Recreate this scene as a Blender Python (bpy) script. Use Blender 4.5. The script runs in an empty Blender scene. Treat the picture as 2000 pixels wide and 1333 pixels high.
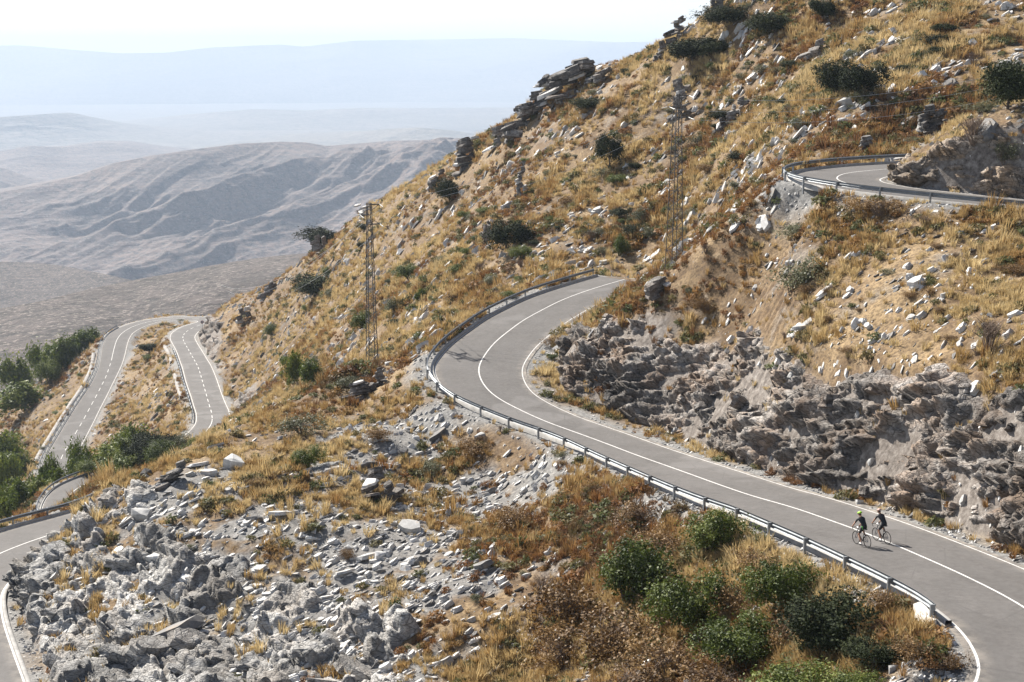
import bpy, bmesh, math, random
import numpy as np
from mathutils import Vector, Matrix

# ------------------------------------------------------------------ camera, sky, sun, exposure
SC = bpy.context.scene
COL = SC.collection
F_PX, HORIZON = 2800.0, 100.0                 # focal length and eye level on a 2000 x 1333 sheet
PITCH = math.atan((HORIZON - 666.5) / F_PX)
cam_data = bpy.data.cameras.new('camera')
cam_data.sensor_width = 36.0
cam_data.lens = F_PX / 2000.0 * 36.0
cam_data.clip_start = 1.0
cam_data.clip_end = 60000.0
cam = bpy.data.objects.new('camera', cam_data)
COL.objects.link(cam)
cam.rotation_euler = (math.pi / 2 + PITCH, 0, 0)
SC.camera = cam

SUN_EL, SUN_AZ = math.radians(38.0), math.radians(-40.0)   # azimuth from +Y, clockwise positive
TO_SUN = Vector((math.sin(SUN_AZ) * math.cos(SUN_EL), math.cos(SUN_AZ) * math.cos(SUN_EL), math.sin(SUN_EL)))
sun_data = bpy.data.lights.new('sun', 'SUN')
sun_data.energy = 5.0
sun_data.angle = math.radians(0.55)
sun_data.color = (1.0, 0.945, 0.86)
sun = bpy.data.objects.new('sun', sun_data)
COL.objects.link(sun)
sun.rotation_euler = (-TO_SUN).to_track_quat('-Z', 'Y').to_euler()

world = bpy.data.worlds.new('World')
SC.world = world
world.use_nodes = True
wn, wl = world.node_tree.nodes, world.node_tree.links
wn.clear()
w_out = wn.new('ShaderNodeOutputWorld')
w_bg = wn.new('ShaderNodeBackground')
w_sky = wn.new('ShaderNodeTexSky')
w_sky.sky_type = 'NISHITA'
w_sky.sun_disc = False
w_sky.sun_elevation = SUN_EL
w_sky.sun_rotation = SUN_AZ
w_sky.altitude = 1500
w_sky.air_density = 1.0
w_sky.dust_density = 2.0
w_bg.inputs['Strength'].default_value = 0.05
# thin broken cloud all over the sky: a noise in the sky's own directions lightens the blue
w_tc = wn.new('ShaderNodeTexCoord')
w_map = wn.new('ShaderNodeMapping'); w_map.inputs['Scale'].default_value = (1.6, 1.6, 7.0)
w_ns = wn.new('ShaderNodeTexNoise'); w_ns.inputs['Scale'].default_value = 2.2; w_ns.inputs['Detail'].default_value = 9; w_ns.inputs['Roughness'].default_value = 0.62
w_rp = wn.new('ShaderNodeValToRGB')
w_rp.color_ramp.elements[0].position = 0.36; w_rp.color_ramp.elements[0].color = (0.45, 0.45, 0.45, 1)
w_rp.color_ramp.elements[1].position = 0.62; w_rp.color_ramp.elements[1].color = (0.95, 0.95, 0.95, 1)
w_mix = wn.new('ShaderNodeMix'); w_mix.data_type = 'RGBA'
w_mix.inputs[7].default_value = (9.4, 9.55, 9.7, 1)
# seen edge-on towards the horizon the thin cloud closes up; overhead it is mostly open
w_sep = wn.new('ShaderNodeSeparateXYZ'); w_den = wn.new('ShaderNodeMapRange'); w_mul = wn.new('ShaderNodeMath'); w_mul.operation = 'MULTIPLY'
w_den.inputs['From Min'].default_value = 0.0; w_den.inputs['From Max'].default_value = 0.45; w_den.inputs['To Min'].default_value = 1.0; w_den.inputs['To Max'].default_value = 0.12
wl.new(w_tc.outputs['Generated'], w_map.inputs[0]); wl.new(w_map.outputs[0], w_ns.inputs['Vector'])
wl.new(w_ns.outputs[0], w_rp.inputs[0]); wl.new(w_tc.outputs['Generated'], w_sep.inputs[0]); wl.new(w_sep.outputs['Z'], w_den.inputs['Value']); wl.new(w_rp.outputs[0], w_mul.inputs[0]); wl.new(w_den.outputs[0], w_mul.inputs[1]); wl.new(w_mul.outputs[0], w_mix.inputs[0])
wl.new(w_sky.outputs[0], w_mix.inputs[6]); wl.new(w_mix.outputs[2], w_bg.inputs[0]); wl.new(w_bg.outputs[0], w_out.inputs[0])

SC.view_settings.view_transform = 'Standard'
SC.view_settings.look = 'None'
SC.view_settings.exposure = 1.4
SC.view_settings.gamma = 1.0
SC.view_settings.use_curve_mapping = False
SC.render.engine = 'CYCLES'
SC.cycles.max_bounces = 5
SC.cycles.diffuse_bounces = 2
SC.cycles.glossy_bounces = 2
SC.cycles.transmission_bounces = 2
SC.cycles.volume_bounces = 1
SC.cycles.transparent_max_bounces = 8
SC.cycles.use_denoising = True

rng = np.random.default_rng(11)
random.seed(5)

# ------------------------------------------------------------------ placing: a photo point at a chosen distance or level
_c, _s = math.cos(PITCH), math.sin(PITCH)
def ray(u, v):
    x = (u - 1000.0) / F_PX; y = -(v - 666.5) / F_PX
    return x, _c - y * _s, _s + y * _c
def atY(u, v, Y):
    x, y, z = ray(u, v); k = Y / y
    return (x * k, Y, z * k)
def atZ(u, v, Z):
    x, y, z = ray(u, v); k = Z / z
    return (x * k, y * k, Z)
def to_px(P):
    P = np.asarray(P, float)
    zc = P[..., 1] * _c + P[..., 2] * _s
    yc = -P[..., 1] * _s + P[..., 2] * _c
    return 1000 + F_PX * P[..., 0] / zc, 666.5 - F_PX * yc / zc

# ------------------------------------------------------------------ noise in numpy
def _h(ix, iy, iz, seed):
    h = (ix.astype(np.uint32) * np.uint32(374761393) + iy.astype(np.uint32) * np.uint32(668265263)
         + iz.astype(np.uint32) * np.uint32(2147483647 & 1274126177) + np.uint32((seed * 2654435761) & 0xffffffff))
    h = (h ^ (h >> np.uint32(13))) * np.uint32(1274126177)
    h = (h ^ (h >> np.uint32(16))) * np.uint32(2246822519)
    return h ^ (h >> np.uint32(15))
def _hf(ix, iy, iz, seed):
    return _h(ix, iy, iz, seed).astype(np.float32) * np.float32(1 / 4294967296.0)
def vnoise(x, y, z=None, seed=0):
    """value noise, about -1..1"""
    x = np.asarray(x, np.float32); y = np.asarray(y, np.float32)
    x0 = np.floor(x); y0 = np.floor(y); fx = x - x0; fy = y - y0
    fx = fx * fx * fx * (fx * (fx * 6 - 15) + 10); fy = fy * fy * fy * (fy * (fy * 6 - 15) + 10)
    ix = x0.astype(np.int64); iy = y0.astype(np.int64)
    if z is None:
        iz = np.zeros_like(ix)
        a = _hf(ix, iy, iz, seed); b = _hf(ix + 1, iy, iz, seed); c = _hf(ix, iy + 1, iz, seed); d = _hf(ix + 1, iy + 1, iz, seed)
        return ((a + (b - a) * fx) * (1 - fy) + (c + (d - c) * fx) * fy) * 2 - 1
    z = np.asarray(z, np.float32); z0 = np.floor(z); fz = z - z0; fz = fz * fz * (3 - 2 * fz); iz = z0.astype(np.int64)
    r = []
    for k in (0, 1):
        a = _hf(ix, iy, iz + k, seed); b = _hf(ix + 1, iy, iz + k, seed); c = _hf(ix, iy + 1, iz + k, seed); d = _hf(ix + 1, iy + 1, iz + k, seed)
        r.append((a + (b - a) * fx) * (1 - fy) + (c + (d - c) * fx) * fy)
    return (r[0] * (1 - fz) + r[1] * fz) * 2 - 1
def fbm(x, y, z=None, oct=4, seed=0, gain=0.5):
    t = 0; a = 1.0; n = 0; f = 1.0
    for k in range(oct):
        t = t + a * vnoise(np.asarray(x) * f, np.asarray(y) * f, None if z is None else np.asarray(z) * f, seed + k * 17)
        n += a; a *= gain; f *= 2.03
    return t / n
def ridged(x, y, z=None, oct=4, seed=0):
    t = 0; a = 1.0; n = 0; f = 1.0
    for k in range(oct):
        t = t + a * (1 - np.abs(vnoise(np.asarray(x) * f, np.asarray(y) * f, None if z is None else np.asarray(z) * f, seed + k * 17)) * 2)
        n += a; a *= 0.5; f *= 2.07
    return t / n
def voro(x, y, z, seed=0):
    """cells: (a random value of the nearest cell, distance to its border, a random slope across the cell)"""
    x = np.asarray(x, np.float32); y = np.asarray(y, np.float32); z = np.asarray(z, np.float32)
    ix = np.floor(x).astype(np.int64); iy = np.floor(y).astype(np.int64); iz = np.floor(z).astype(np.int64)
    d1 = np.full(x.shape, 9, np.float32); d2 = d1.copy(); val = np.zeros_like(d1); val2 = np.zeros_like(d1)
    for i in (-1, 0, 1):
        for j in (-1, 0, 1):
            for k in (-1, 0, 1):
                a, b, c = ix + i, iy + j, iz + k
                px = a + _hf(a, b, c, seed); py = b + _hf(a, b, c, seed + 1); pz = c + _hf(a, b, c, seed + 2)
                d = (px - x) ** 2 + (py - y) ** 2 + (pz - z) ** 2
                v = _hf(a, b, c, seed + 3); sl = (v - 0.5) * 2 * (x - px) + (_hf(a, b, c, seed + 4) - 0.5) * 2 * (y - py) + (_hf(a, b, c, seed + 5) - 0.5) * 2 * (z - pz)
                m = d < d1
                d2 = np.where(m, d1, np.minimum(d2, d)); val = np.where(m, v, val); val2 = np.where(m, sl, val2); d1 = np.where(m, d, d1)
    return val, np.sqrt(d2) - np.sqrt(d1), val2

# ------------------------------------------------------------------ object helpers
def tag(o, label=None, cat=None, group=None, kind=None):
    if label: o['label'] = label
    if cat: o['category'] = cat
    if group: o['group'] = group
    if kind: o['kind'] = kind
    return o
def link(o, parent=None):
    COL.objects.link(o)
    if parent is not None: o.parent = parent
    return o
def empty(name, loc=(0, 0, 0), rot=(0, 0, 0)):
    o = bpy.data.objects.new(name, None)
    o.empty_display_size = 0.3
    o.location = loc; o.rotation_euler = rot
    return link(o)
def mesh_np(name, V, Fq, mats=None, smooth=False, attrs=None, fmat=None):
    """mesh from numpy: V (n,3), Fq (m,3|4)"""
    V = np.ascontiguousarray(V, np.float32); Fq = np.ascontiguousarray(Fq, np.int32)
    me = bpy.data.meshes.new(name)
    n, m, k = len(V), len(Fq), Fq.shape[1]
    me.vertices.add(n); me.vertices.foreach_set('co', V.ravel())
    me.loops.add(m * k); me.loops.foreach_set('vertex_index', Fq.ravel())
    me.polygons.add(m); me.polygons.foreach_set('loop_start', np.arange(0, m * k, k, dtype=np.int32))
    me.polygons.foreach_set('loop_total', np.full(m, k, np.int32))
    if smooth: me.polygons.foreach_set('use_smooth', np.ones(m, bool))
    if fmat is not None: me.polygons.foreach_set('material_index', np.ascontiguousarray(fmat, np.int32))
    for nm, a in (attrs or {}).items():
        at = me.attributes.new(nm, 'FLOAT', 'POINT'); at.data.foreach_set('value', np.ascontiguousarray(a, np.float32))
    me.update(calc_edges=True)
    for mm in (mats or []): me.materials.append(mm)
    return me
def grid_faces(nr, nc):
    i = np.arange(nr - 1)[:, None] * nc + np.arange(nc - 1)[None, :]
    return np.stack([i, i + 1, i + nc + 1, i + nc], -1).reshape(-1, 4)
def obj(name, me, parent=None, loc=None, rot=None, scale=None):
    o = bpy.data.objects.new(name, me)
    if loc is not None: o.location = loc
    if rot is not None: o.rotation_euler = rot
    if scale is not None: o.scale = scale
    return link(o, parent)
class MB:
    """collects boxes, tubes and polygons into one mesh"""
    def __init__(self): self.v = []; self.f = []; self.m = []
    def add(self, vs, fs, mi=0):
        b = len(self.v); self.v += [tuple(p) for p in vs]; self.f += [tuple(b + i for i in f) for f in fs]; self.m += [mi] * len(fs)
    def box(self, c, s, rot=None, mi=0):
        R = rot or Matrix.Identity(3)
        vs = [Vector(c) + R @ Vector((x * s[0] / 2, y * s[1] / 2, z * s[2] / 2)) for z in (-1, 1) for y in (-1, 1) for x in (-1, 1)]
        self.add(vs, [(0, 2, 3, 1), (4, 5, 7, 6), (0, 1, 5, 4), (2, 6, 7, 3), (0, 4, 6, 2), (1, 3, 7, 5)], mi)
    def tube(self, pts, rad, n=6, mi=0, cap=True, closed=False):
        pts = [Vector(p) for p in pts]; rs = rad if hasattr(rad, '__len__') else [rad] * len(pts)
        b = len(self.v); N = len(pts); up = None
        for i, p in enumerate(pts):
            if closed: t = pts[(i + 1) % N] - pts[i - 1]
            else: t = pts[min(i + 1, N - 1)] - pts[max(i - 1, 0)]
            t.normalize()
            if up is None: up = t.orthogonal().normalized()
            else: up = (up - t * up.dot(t)).normalized()
            s = t.cross(up)
            for k in range(n):
                a = 2 * math.pi * k / n
                self.v.append(tuple(p + (up * math.cos(a) + s * math.sin(a)) * rs[i]))
        for i in range(N if closed else N - 1):
            for k in range(n):
                j = (i + 1) % N
                self.f.append((b + i * n + k, b + i * n + (k + 1) % n, b + j * n + (k + 1) % n, b + j * n + k)); self.m.append(mi)
        if cap and not closed:
            self.f.append(tuple(b + k for k in range(n))[::-1]); self.f.append(tuple(b + (N - 1) * n + k for k in range(n))); self.m += [mi, mi]
    def mesh(self, name, mats, smooth=False):
        me = bpy.data.meshes.new(name); me.from_pydata(self.v, [], self.f); me.update()
        for m in (mats if isinstance(mats, (list, tuple)) else [mats]): me.materials.append(m)
        me.polygons.foreach_set('material_index', np.array(self.m, np.int32))
        if smooth: me.polygons.foreach_set('use_smooth', np.ones(len(me.polygons), bool))
        return me
    def build(self, name, mats, parent=None, smooth=False, **k): return obj(name, self.mesh(name, mats, smooth), parent, **k)

# ------------------------------------------------------------------ material helper
class NT:
    def __init__(self, name):
        self.m = bpy.data.materials.new(name); self.m.use_nodes = True
        self.t = self.m.node_tree; self.n = self.t.nodes; self.n.clear()
        self.out = self.n.new('ShaderNodeOutputMaterial')
        self.b = self.n.new('ShaderNodeBsdfPrincipled')
        self.b.inputs['Specular IOR Level'].default_value = 0.25
        self.t.links.new(self.b.outputs[0], self.out.inputs[0])
    def lk(self, a, b): self.t.links.new(a, b)
    def set(self, sock, v):
        if hasattr(v, 'is_output') or isinstance(v, bpy.types.NodeSocket): self.lk(v, sock)
        elif isinstance(v, tuple) and len(v) == 3 and sock.type == 'RGBA': sock.default_value = (*v, 1)
        else: sock.default_value = v
    def pos(self):
        if not hasattr(self, '_pos'): self._pos = self.n.new('ShaderNodeNewGeometry').outputs['Position']
        return self._pos
    def objc(self): return self.n.new('ShaderNodeTexCoord').outputs['Object']
    def noise(self, scale, detail=4, rough=0.55, vec=None, dist=0.0):
        nd = self.n.new('ShaderNodeTexNoise'); self.lk(vec or self.pos(), nd.inputs['Vector'])
        nd.inputs['Scale'].default_value = scale; nd.inputs['Detail'].default_value = detail; nd.inputs['Roughness'].default_value = rough; nd.inputs['Distortion'].default_value = dist
        return nd.outputs[0]
    def voronoi(self, scale, vec=None, feature='F1', out='Distance'):
        nd = self.n.new('ShaderNodeTexVoronoi'); nd.feature = feature; self.lk(vec or self.pos(), nd.inputs['Vector']); nd.inputs['Scale'].default_value = scale
        return nd.outputs[out]
    def mapping(self, vec, scale=(1, 1, 1), rot=(0, 0, 0)):
        nd = self.n.new('ShaderNodeMapping'); self.lk(vec, nd.inputs[0]); nd.inputs['Scale'].default_value = scale; nd.inputs['Rotation'].default_value = rot
        return nd.outputs[0]
    def ramp(self, fac, stops):
        nd = self.n.new('ShaderNodeValToRGB'); self.lk(fac, nd.inputs[0]); e = nd.color_ramp.elements
        while len(e) < len(stops): e.new(0.5)
        for q, (p, c) in zip(e, stops):
            q.position = p; q.color = (c, c, c, 1) if not isinstance(c, tuple) else (*c, 1)
        return nd.outputs[0]
    def mix(self, fac, a, b, blend='MIX'):
        nd = self.n.new('ShaderNodeMix'); nd.data_type = 'RGBA'; nd.blend_type = blend
        self.set(nd.inputs[0], fac); self.set(nd.inputs[6], a); self.set(nd.inputs[7], b)
        return nd.outputs[2]
    def math(self, op, a, b=0.0, c=0.0):
        nd = self.n.new('ShaderNodeMath'); nd.operation = op
        self.set(nd.inputs[0], a); self.set(nd.inputs[1], b); self.set(nd.inputs[2], c)
        return nd.outputs[0]
    def attr(self, name, kind='GEOMETRY'):
        nd = self.n.new('ShaderNodeAttribute'); nd.attribute_name = name; nd.attribute_type = kind
        return nd.outputs['Fac']
    def rnd(self): return self.n.new('ShaderNodeObjectInfo').outputs['Random']
    def bump(self, h, strength=0.5, dist=0.1):
        nd = self.n.new('ShaderNodeBump'); self.set(nd.inputs['Height'], h); nd.inputs['Strength'].default_value = strength; nd.inputs['Distance'].default_value = dist
        self.lk(nd.outputs[0], self.b.inputs['Normal'])
    def done(self, color, rough=0.85, metal=0.0):
        self.set(self.b.inputs['Base Color'], color); self.set(self.b.inputs['Roughness'], rough); self.set(self.b.inputs['Metallic'], metal)
        return self.m
def plain(name, color, rough=0.8, metal=0.0, vary=0.15, scale=6.0):
    t = NT(name); n = t.noise(scale, 5, 0.6, t.objc())
    k = t.ramp(n, [(0.3, 1 - vary), (0.7, 1 + vary)])
    c = t.mix(1.0, tuple(color), k, 'MULTIPLY')
    return t.done(c, rough, metal)

# ------------------------------------------------------------------ roads: stations x, y, z, width to the left and right of travel
ROADS = {
 'M': [(12.6,158.8,-25.1,3.9,3.8),(10.5,156.6,-25.31,4.1,3.81),(7.6,153.5,-25.68,4.2,3.8),(5.1,150,-26.02,4.3,3.9),(3.1,146.3,-26.34,4.34,3.91),(1.2,142.4,-26.66,4.42,3.9),(-.3,138.4,-26.99,4.35,3.85),(-1.6,134.4,-27.31,4.24,3.89),(-2.5,130.2,-27.64,4.09,4.0),(-3.0,126,-27.97,3.94,4.0),(-2.6,121.7,-28.29,3.74,3.68),(-1.4,117.6,-28.57,3.46,3.25),(.6,113.9,-28.78,3.2,2.8),(2.8,110.2,-28.87,3.1,2.5),(5.1,106.6,-28.82,3.1,2.35),(7.1,102.8,-28.62,3.12,2.5),(8.8,98.9,-28.31,3.16,2.77),(10.4,94.9,-27.88,3.23,3.04),(11.8,90.9,-27.38,3.32,3.27),(13.1,86.8,-26.83,3.4,3.42),(14.5,82.7,-26.27,3.38,3.5),(16.1,78.8,-25.7,3.3,3.68),(17.5,74.7,-25.16,3.28,3.85),(18.8,70.7,-24.66,3.22,3.97),(20,66.5,-24.2,3.25,3.97),(21.1,62.4,-23.79,3.3,3.9),(22,58.2,-23.45,3.5,3.8),(22.4,54,-23.3,3.7,4.0),(21.6,49.8,-23.3,3.8,4.0),(19.2,46.3,-23.5,3.8,3.9),(15.2,43.8,-23.9,3.7,3.7),(10,42.8,-24.4,3.6,3.6),(3,43.5,-25,3.6,3.6)],
 'U': [(57.2,133.1,-9.9,3.96,4.18),(47.3,132.55,-10.07,3.96,4.18),(40.15,131.23,-10.21,3.96,4.29),(34.43,128.59,-10.3,3.96,4.62),(31.13,126.5,-10.34,4.07,4.29),(28.6,123.86,-10.37,3.96,3.96),(27.17,120.45,-10.45,3.52,3.74),(27.06,117.26,-10.53,3.41,3.63),(28.16,114.4,-10.62,3.41,3.63),(30.25,111.54,-10.76,3.52,3.74),(34.43,107.8,-10.95,3.63,3.85),(39.38,104.06,-11.17,3.74,3.85),(46.2,98.45,-11.44,3.85,3.85),(56.1,90.2,-11.88,3.85,3.85)],
 'F': [(-24,60,-35.9,4,4),(-28.5,69.5,-36.7,4,4),(-33,78.9,-37.25,4,4),(-37.3,88,-37.75,4,4),(-39.4,93,-38.05,4,4),(-40.7,97,-38.3,4.1,4),(-41.3,102,-38.65,4.2,4),(-40.7,107.5,-39,4.3,4),(-39,112.6,-39.4,4.2,4),(-36.8,117.5,-39.9,4.1,3.9),(-35.3,122,-40.4,3.9,3.8),(-34.6,127.5,-41,3.7,3.7),(-34.9,134,-41.7,3.6,3.6),(-36,142,-42.5,3.6,3.6)],
 'R': [(-48,196,-66.6,3.4,3.4),(-56,198,-67.3,3.4,3.4),(-63,202,-67.9,3.4,3.4),(-67.4,207.5,-68.3,3.5,3.4),(-69.1,213.2,-68.47,3.42,3.4),(-69.6,216.5,-68.51,3.38,3.4),(-69.6,219.9,-68.54,3.39,3.4),(-68.7,223.1,-68.58,3.52,3.4),(-67.2,226.2,-68.62,3.52,3.4),(-65.7,229.2,-68.67,3.4,3.4),(-62.5,238,-69.2,3.4,3.4),(-60,250,-70.4,3.4,3.4),(-59,262,-71.5,3.3,3.5),(-59.8,276,-72.7,3.2,3.5),(-62,287.1,-73.38,3.13,3.59),(-64.6,296.9,-73.85,3.23,3.46),(-67.2,306.8,-74.33,3.36,3.34),(-69.8,316.6,-74.8,3.57,3.34),(-72.4,326.4,-75.29,3.73,3.35),(-75,336.2,-75.78,3.78,3.29),(-77.7,346,-76.28,3.75,3.22),(-80.7,355.7,-76.79,3.55,3.21),(-83.7,365.4,-77.31,3.3,3.26),(-86.7,375.1,-77.82,3.2,3.24),(-89.7,384.8,-78.33,3.28,3.29),(-92.4,394.6,-78.84,3.5,3.3),(-93.9,404.6,-79.35,3.8,3.5),(-93.9,414.8,-79.9,3.9,3.5),(-93,424,-80.6,3.7,3.5),(-93,432,-81.3,3.3,3.6),(-95.6,438.6,-81.9,3.1,3.7),(-100.4,442.6,-82.4,3.1,3.7),(-107,444.8,-82.9,3.3,3.7),(-113.2,444.2,-83.4,3.3,3.7),(-117.6,439.3,-84.02,3.4,3.7),(-119.3,431.7,-84.57,3.3,3.67),(-119,423.8,-85.12,3.49,3.72),(-117.7,416.1,-85.68,3.49,3.68),(-116.2,408.5,-86.24,3.5,3.4),(-114.6,400.8,-86.79,3.35,3.15),(-113.2,393.1,-87.35,3.12,2.98),(-111.9,385.4,-87.91,2.8,3.06),(-110.9,377.7,-88.47,2.7,3.1),(-109.9,369.9,-89.02,2.7,3.36),(-109,362.1,-89.57,2.7,3.65),(-108.1,354.4,-90.12,2.7,3.8),(-107.2,346.6,-90.67,2.8,3.9),(-106,335,-91.4,3,3.8),(-104.6,322,-92.2,3.2,3.6),(-102,308,-93,3.4,3.4),(-97,293,-93.8,3.4,3.4),(-90,280,-94.5,3.4,3.4)],
}
def spline(P, step):
    P = np.asarray(P, float); A = np.vstack([2 * P[0] - P[1], P, 2 * P[-1] - P[-2]])
    out = []
    for i in range(1, len(A) - 2):
        p0, p1, p2, p3 = A[i - 1], A[i], A[i + 1], A[i + 2]
        n = max(1, int(round(np.linalg.norm((p2 - p1)[:2]) / step)))
        t = (np.arange(n) / n)[:, None]
        out.append(0.5 * (2 * p1 + (p2 - p0) * t + (2 * p0 - 5 * p1 + 4 * p2 - p3) * t ** 2 + (3 * p1 - p0 - 3 * p2 + p3) * t ** 3))
    out.append(P[-1:])
    Q = np.vstack(out)
    for _ in range(max(2, int(4 / step))):
        B = Q.copy(); B[1:-1] = (Q[:-2] + 2 * Q[1:-1] + Q[2:]) / 4; Q = B
    return Q
class Path:
    def __init__(self, P, step):
        self.Q = spline(P, step); self.C = self.Q[:, :3]
        T = np.gradient(self.C, axis=0)[:, :2]; T /= np.linalg.norm(T, axis=1)[:, None]
        self.T = T; self.N = np.stack([-T[:, 1], T[:, 0]], -1)
        self.wl, self.wr = self.Q[:, 3], self.Q[:, 4]
        self.s = np.r_[0, np.cumsum(np.linalg.norm(np.diff(self.C[:, :2], axis=0), axis=1))]
    def off(self, d, dz=0.0):
        """points at signed distance d left of the centre line (array or number)"""
        d = np.broadcast_to(d, len(self.C)); P = self.C.copy(); P[:, :2] += self.N * d[:, None]; P[:, 2] += dz
        return P
    def left(self, d=0.0, dz=0.0): return self.off(self.wl + d, dz)
    def right(self, d=0.0, dz=0.0): return self.off(-(self.wr + d), dz)
PATH = {k: Path(ROADS[k], 0.5 if k != 'R' else 1.0) for k in ('U', 'R', 'F', 'M')}
# how each road sits in the hill: shoulder left, right; cut slope left, right; fill slope left, right
GRADE = {'M': (1.9, 1.7, 2.3, 0.7, 0.6, 0.62), 'U': (0.9, 1.3, 2.4, 0.55, 0.6, 0.95), 'F': (1.5, 1.4, 1.2, 1.5, 0.75, 0.6), 'R': (1.2, 1.2, 1.2, 1.2, 0.85, 0.85)}

# ------------------------------------------------------------------ lie of the land: levels read off the picture, joined by a thin-plate surface
CT = []
def Y_(*a):
    for u, v, Y in a: CT.append(atY(u, v, Y))
def X_(*a): CT.extend(a)
# ridge line of the big slope, and the ground falling away behind it
RIDGE = [(432,602,415),(480,578,408),(520,562,398),(570,528,380),(610,492,362),(650,470,350),(700,425,335),(760,388,320),(820,345,305),(880,312,292),(960,262,278),(1040,198,266),(1100,165,258),(1200,135,248),(1290,108,240),(1400,22,232),(1500,-45,226)]
Y_(*RIDGE)
for u, v, Y in RIDGE[::2]:
    x, y, z = atY(u, v, Y); X_((x + 12, y + 40, z - 14), (x + 32, y + 100, z - 48))
Y_((1700,-120,240),(1900,-160,232),(2150,-190,225),(2400,-200,220))
# the big slope between ridge and middle road
Y_((500,740,318),(480,770,300),(560,680,300),(520,620,355),(600,600,310),(620,740,225),(640,660,250),(700,560,270),(740,690,188),(760,620,205),(800,500,245),(850,640,176),(850,430,262),(900,560,190),(930,400,250),(1000,575,170),(1000,470,196),(1000,330,240),(1100,535,168),(1100,420,200),(1100,290,228),(1200,518,172),(1220,400,192),(1250,250,218),(1330,420,178),(1350,320,195),(1380,180,215),(1450,380,150),(1450,260,180),(1500,100,205),(1550,310,146),(1600,200,165),(1650,60,197),(1700,290,149),(1750,150,168),(1800,40,188),(1950,130,160),(1950,20,178),(2100,60,168),(2200,0,176))
# knoll between the middle and upper roads
Y_((1316,535,132),(1260,560,137),(1215,575,141),(1360,480,130),(1430,430,127),(1500,430,113),(1400,560,110),(1330,600,112),(1330,630,106),(1500,560,103.8),(1500,695,96.3),(1400,640,102.5),(1600,470,106),(1600,600,97.5),(1600,715,90.5),(1700,440,105),(1700,580,94),(1750,735,82.5),(1800,500,97),(1850,620,86),(1870,770,76.5),(1950,450,99),(1980,600,84),(2000,795,71.5),(2100,620,78),(2120,800,67),(2250,500,88))
# hump inside the upper hairpin
X_((33.8,118.6,-8.4),(35.5,118.6,-6.2),(38,118.8,-4.9),(42,119,-4.0),(46.5,118.5,-3.0),(61,114,-2.0),(72,110,-1))
X_((42,142,-10.6),(50,145,-9.5),(60,146,-8.5),(33,140,-11),(17,172,-24.5),(12,165,-26.8),(18.5,158,-22.6))
# ground inside the near hairpin, below the middle road
X_((16.5,55,-24.0),(13.5,57,-25.2),(14,62,-26.3),(9.5,56,-26.6),(13.5,70,-27.2),(10,77,-28.6),(10,66,-28.2),(4,62,-29.0),(5,75,-30.0),(6,88,-30.2),(3,95,-30.6),(-2,90,-31.4),(-1,104,-31.0),(-3,80,-32.3),(-4,68,-32.2),(-6,108,-31.2),(-8,98,-31.8),(-9,118,-30.6))
Y_((500,1000,96),(300,1150,89),(600,1200,83),(300,1333,78),(800,1100,88),(1000,1333,72),(700,1333,75),(150,1200,89),(130,1060,98),(240,960,103),(330,900,110),(420,920,105),(460,832,121),(600,772,131),(680,800,124),(727,722,141),(660,745,139),(560,880,110),(760,850,111),(830,700,139),(400,1050,94),(230,1250,84))
X_((-20,66,-34.6),(-12,58,-32),(0,52,-28.5),(-24,72,-35.6))
# behind the near spur the ground drops into the valley
X_((-24,138,-37.5),(-24,150,-40),(-30,160,-47),(-18,162,-41),(-40,150,-50),(-45,130,-47),(-48,165,-58),(-36,185,-58),(-26,190,-50),(-52,190,-64.5),(-47,115,-44),(-50,100,-44),(-46,85,-42.5),(-44,70,-41),(-62,100,-53),(-62,130,-58),(-62,165,-64),(-75,190,-72),(-58,212,-66),(-52,235,-64),(-48,260,-64),(-80,150,-72),(-85,110,-70),(-82,215,-76),(-80,240,-79),(-78,262,-80),(-80,290,-82),(-85,320,-84),(-90,350,-83.5),(-96,380,-83),(-103,408,-83.6),(-107,428,-84.2),(-106,437,-83.6),(-98,427,-82.2),(-96,335,-86.5),(-92,310,-88))
X_((-128,390,-93.5),(-138,396,-100),(-150,420,-104),(-135,371,-104),(-122,335,-104),(-165,430,-112),(-152,380,-113),(-142,340,-117),(-130,310,-114),(-140,445,-97),(-128,452,-89.5),(-112,455,-84.5),(-98,453,-83.5),(-88,448,-83),(-112,285,-108),(-118,350,-99),(-180,420,-124),(-178,380,-130),(-170,330,-133),(-160,290,-133),(-130,250,-114),(-110,240,-101),(-100,210,-92),(-110,170,-92),(-120,130,-96),(-150,200,-124),(-160,120,-120))
X_((-110,475,-97),(-85,470,-92),(-130,480,-107),(-150,500,-128),(-100,520,-122),(-60,500,-98),(-180,470,-145),(-40,520,-92),(-200,540,-170),(-100,600,-165),(0,600,-120))
X_((70,60,-8),(65,40,-11),(80,90,0),(90,130,9),(100,180,24),(110,230,30),(90,300,0),(60,360,-25),(40,440,-70),(25,42,-19),(40,35,-17),(0,35,-25),(-30,40,-35),(-60,60,-46))
CT = np.array(CT)
def tps_fit(P, lam):
    n = len(P); d = np.linalg.norm(P[:, None, :2] - P[None, :, :2], axis=-1) / 100.0
    K = np.where(d > 0, d * d * np.log(d + 1e-12), 0) + lam * np.eye(n)
    A = np.zeros((n + 3, n + 3)); A[:n, :n] = K; Q = np.c_[np.ones(n), P[:, :2] / 100.0]; A[:n, n:] = Q; A[n:, :n] = Q.T
    return np.linalg.solve(A, np.r_[P[:, 2], 0, 0, 0])
_w = tps_fit(CT, 2e-4)
GX0, GX1, GY0, GY1, GS = -260.0, 170.0, 20.0, 660.0, 1.25
_gx = np.arange(GX0, GX1 + GS, GS); _gy = np.arange(GY0, GY1 + GS, GS)
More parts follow.
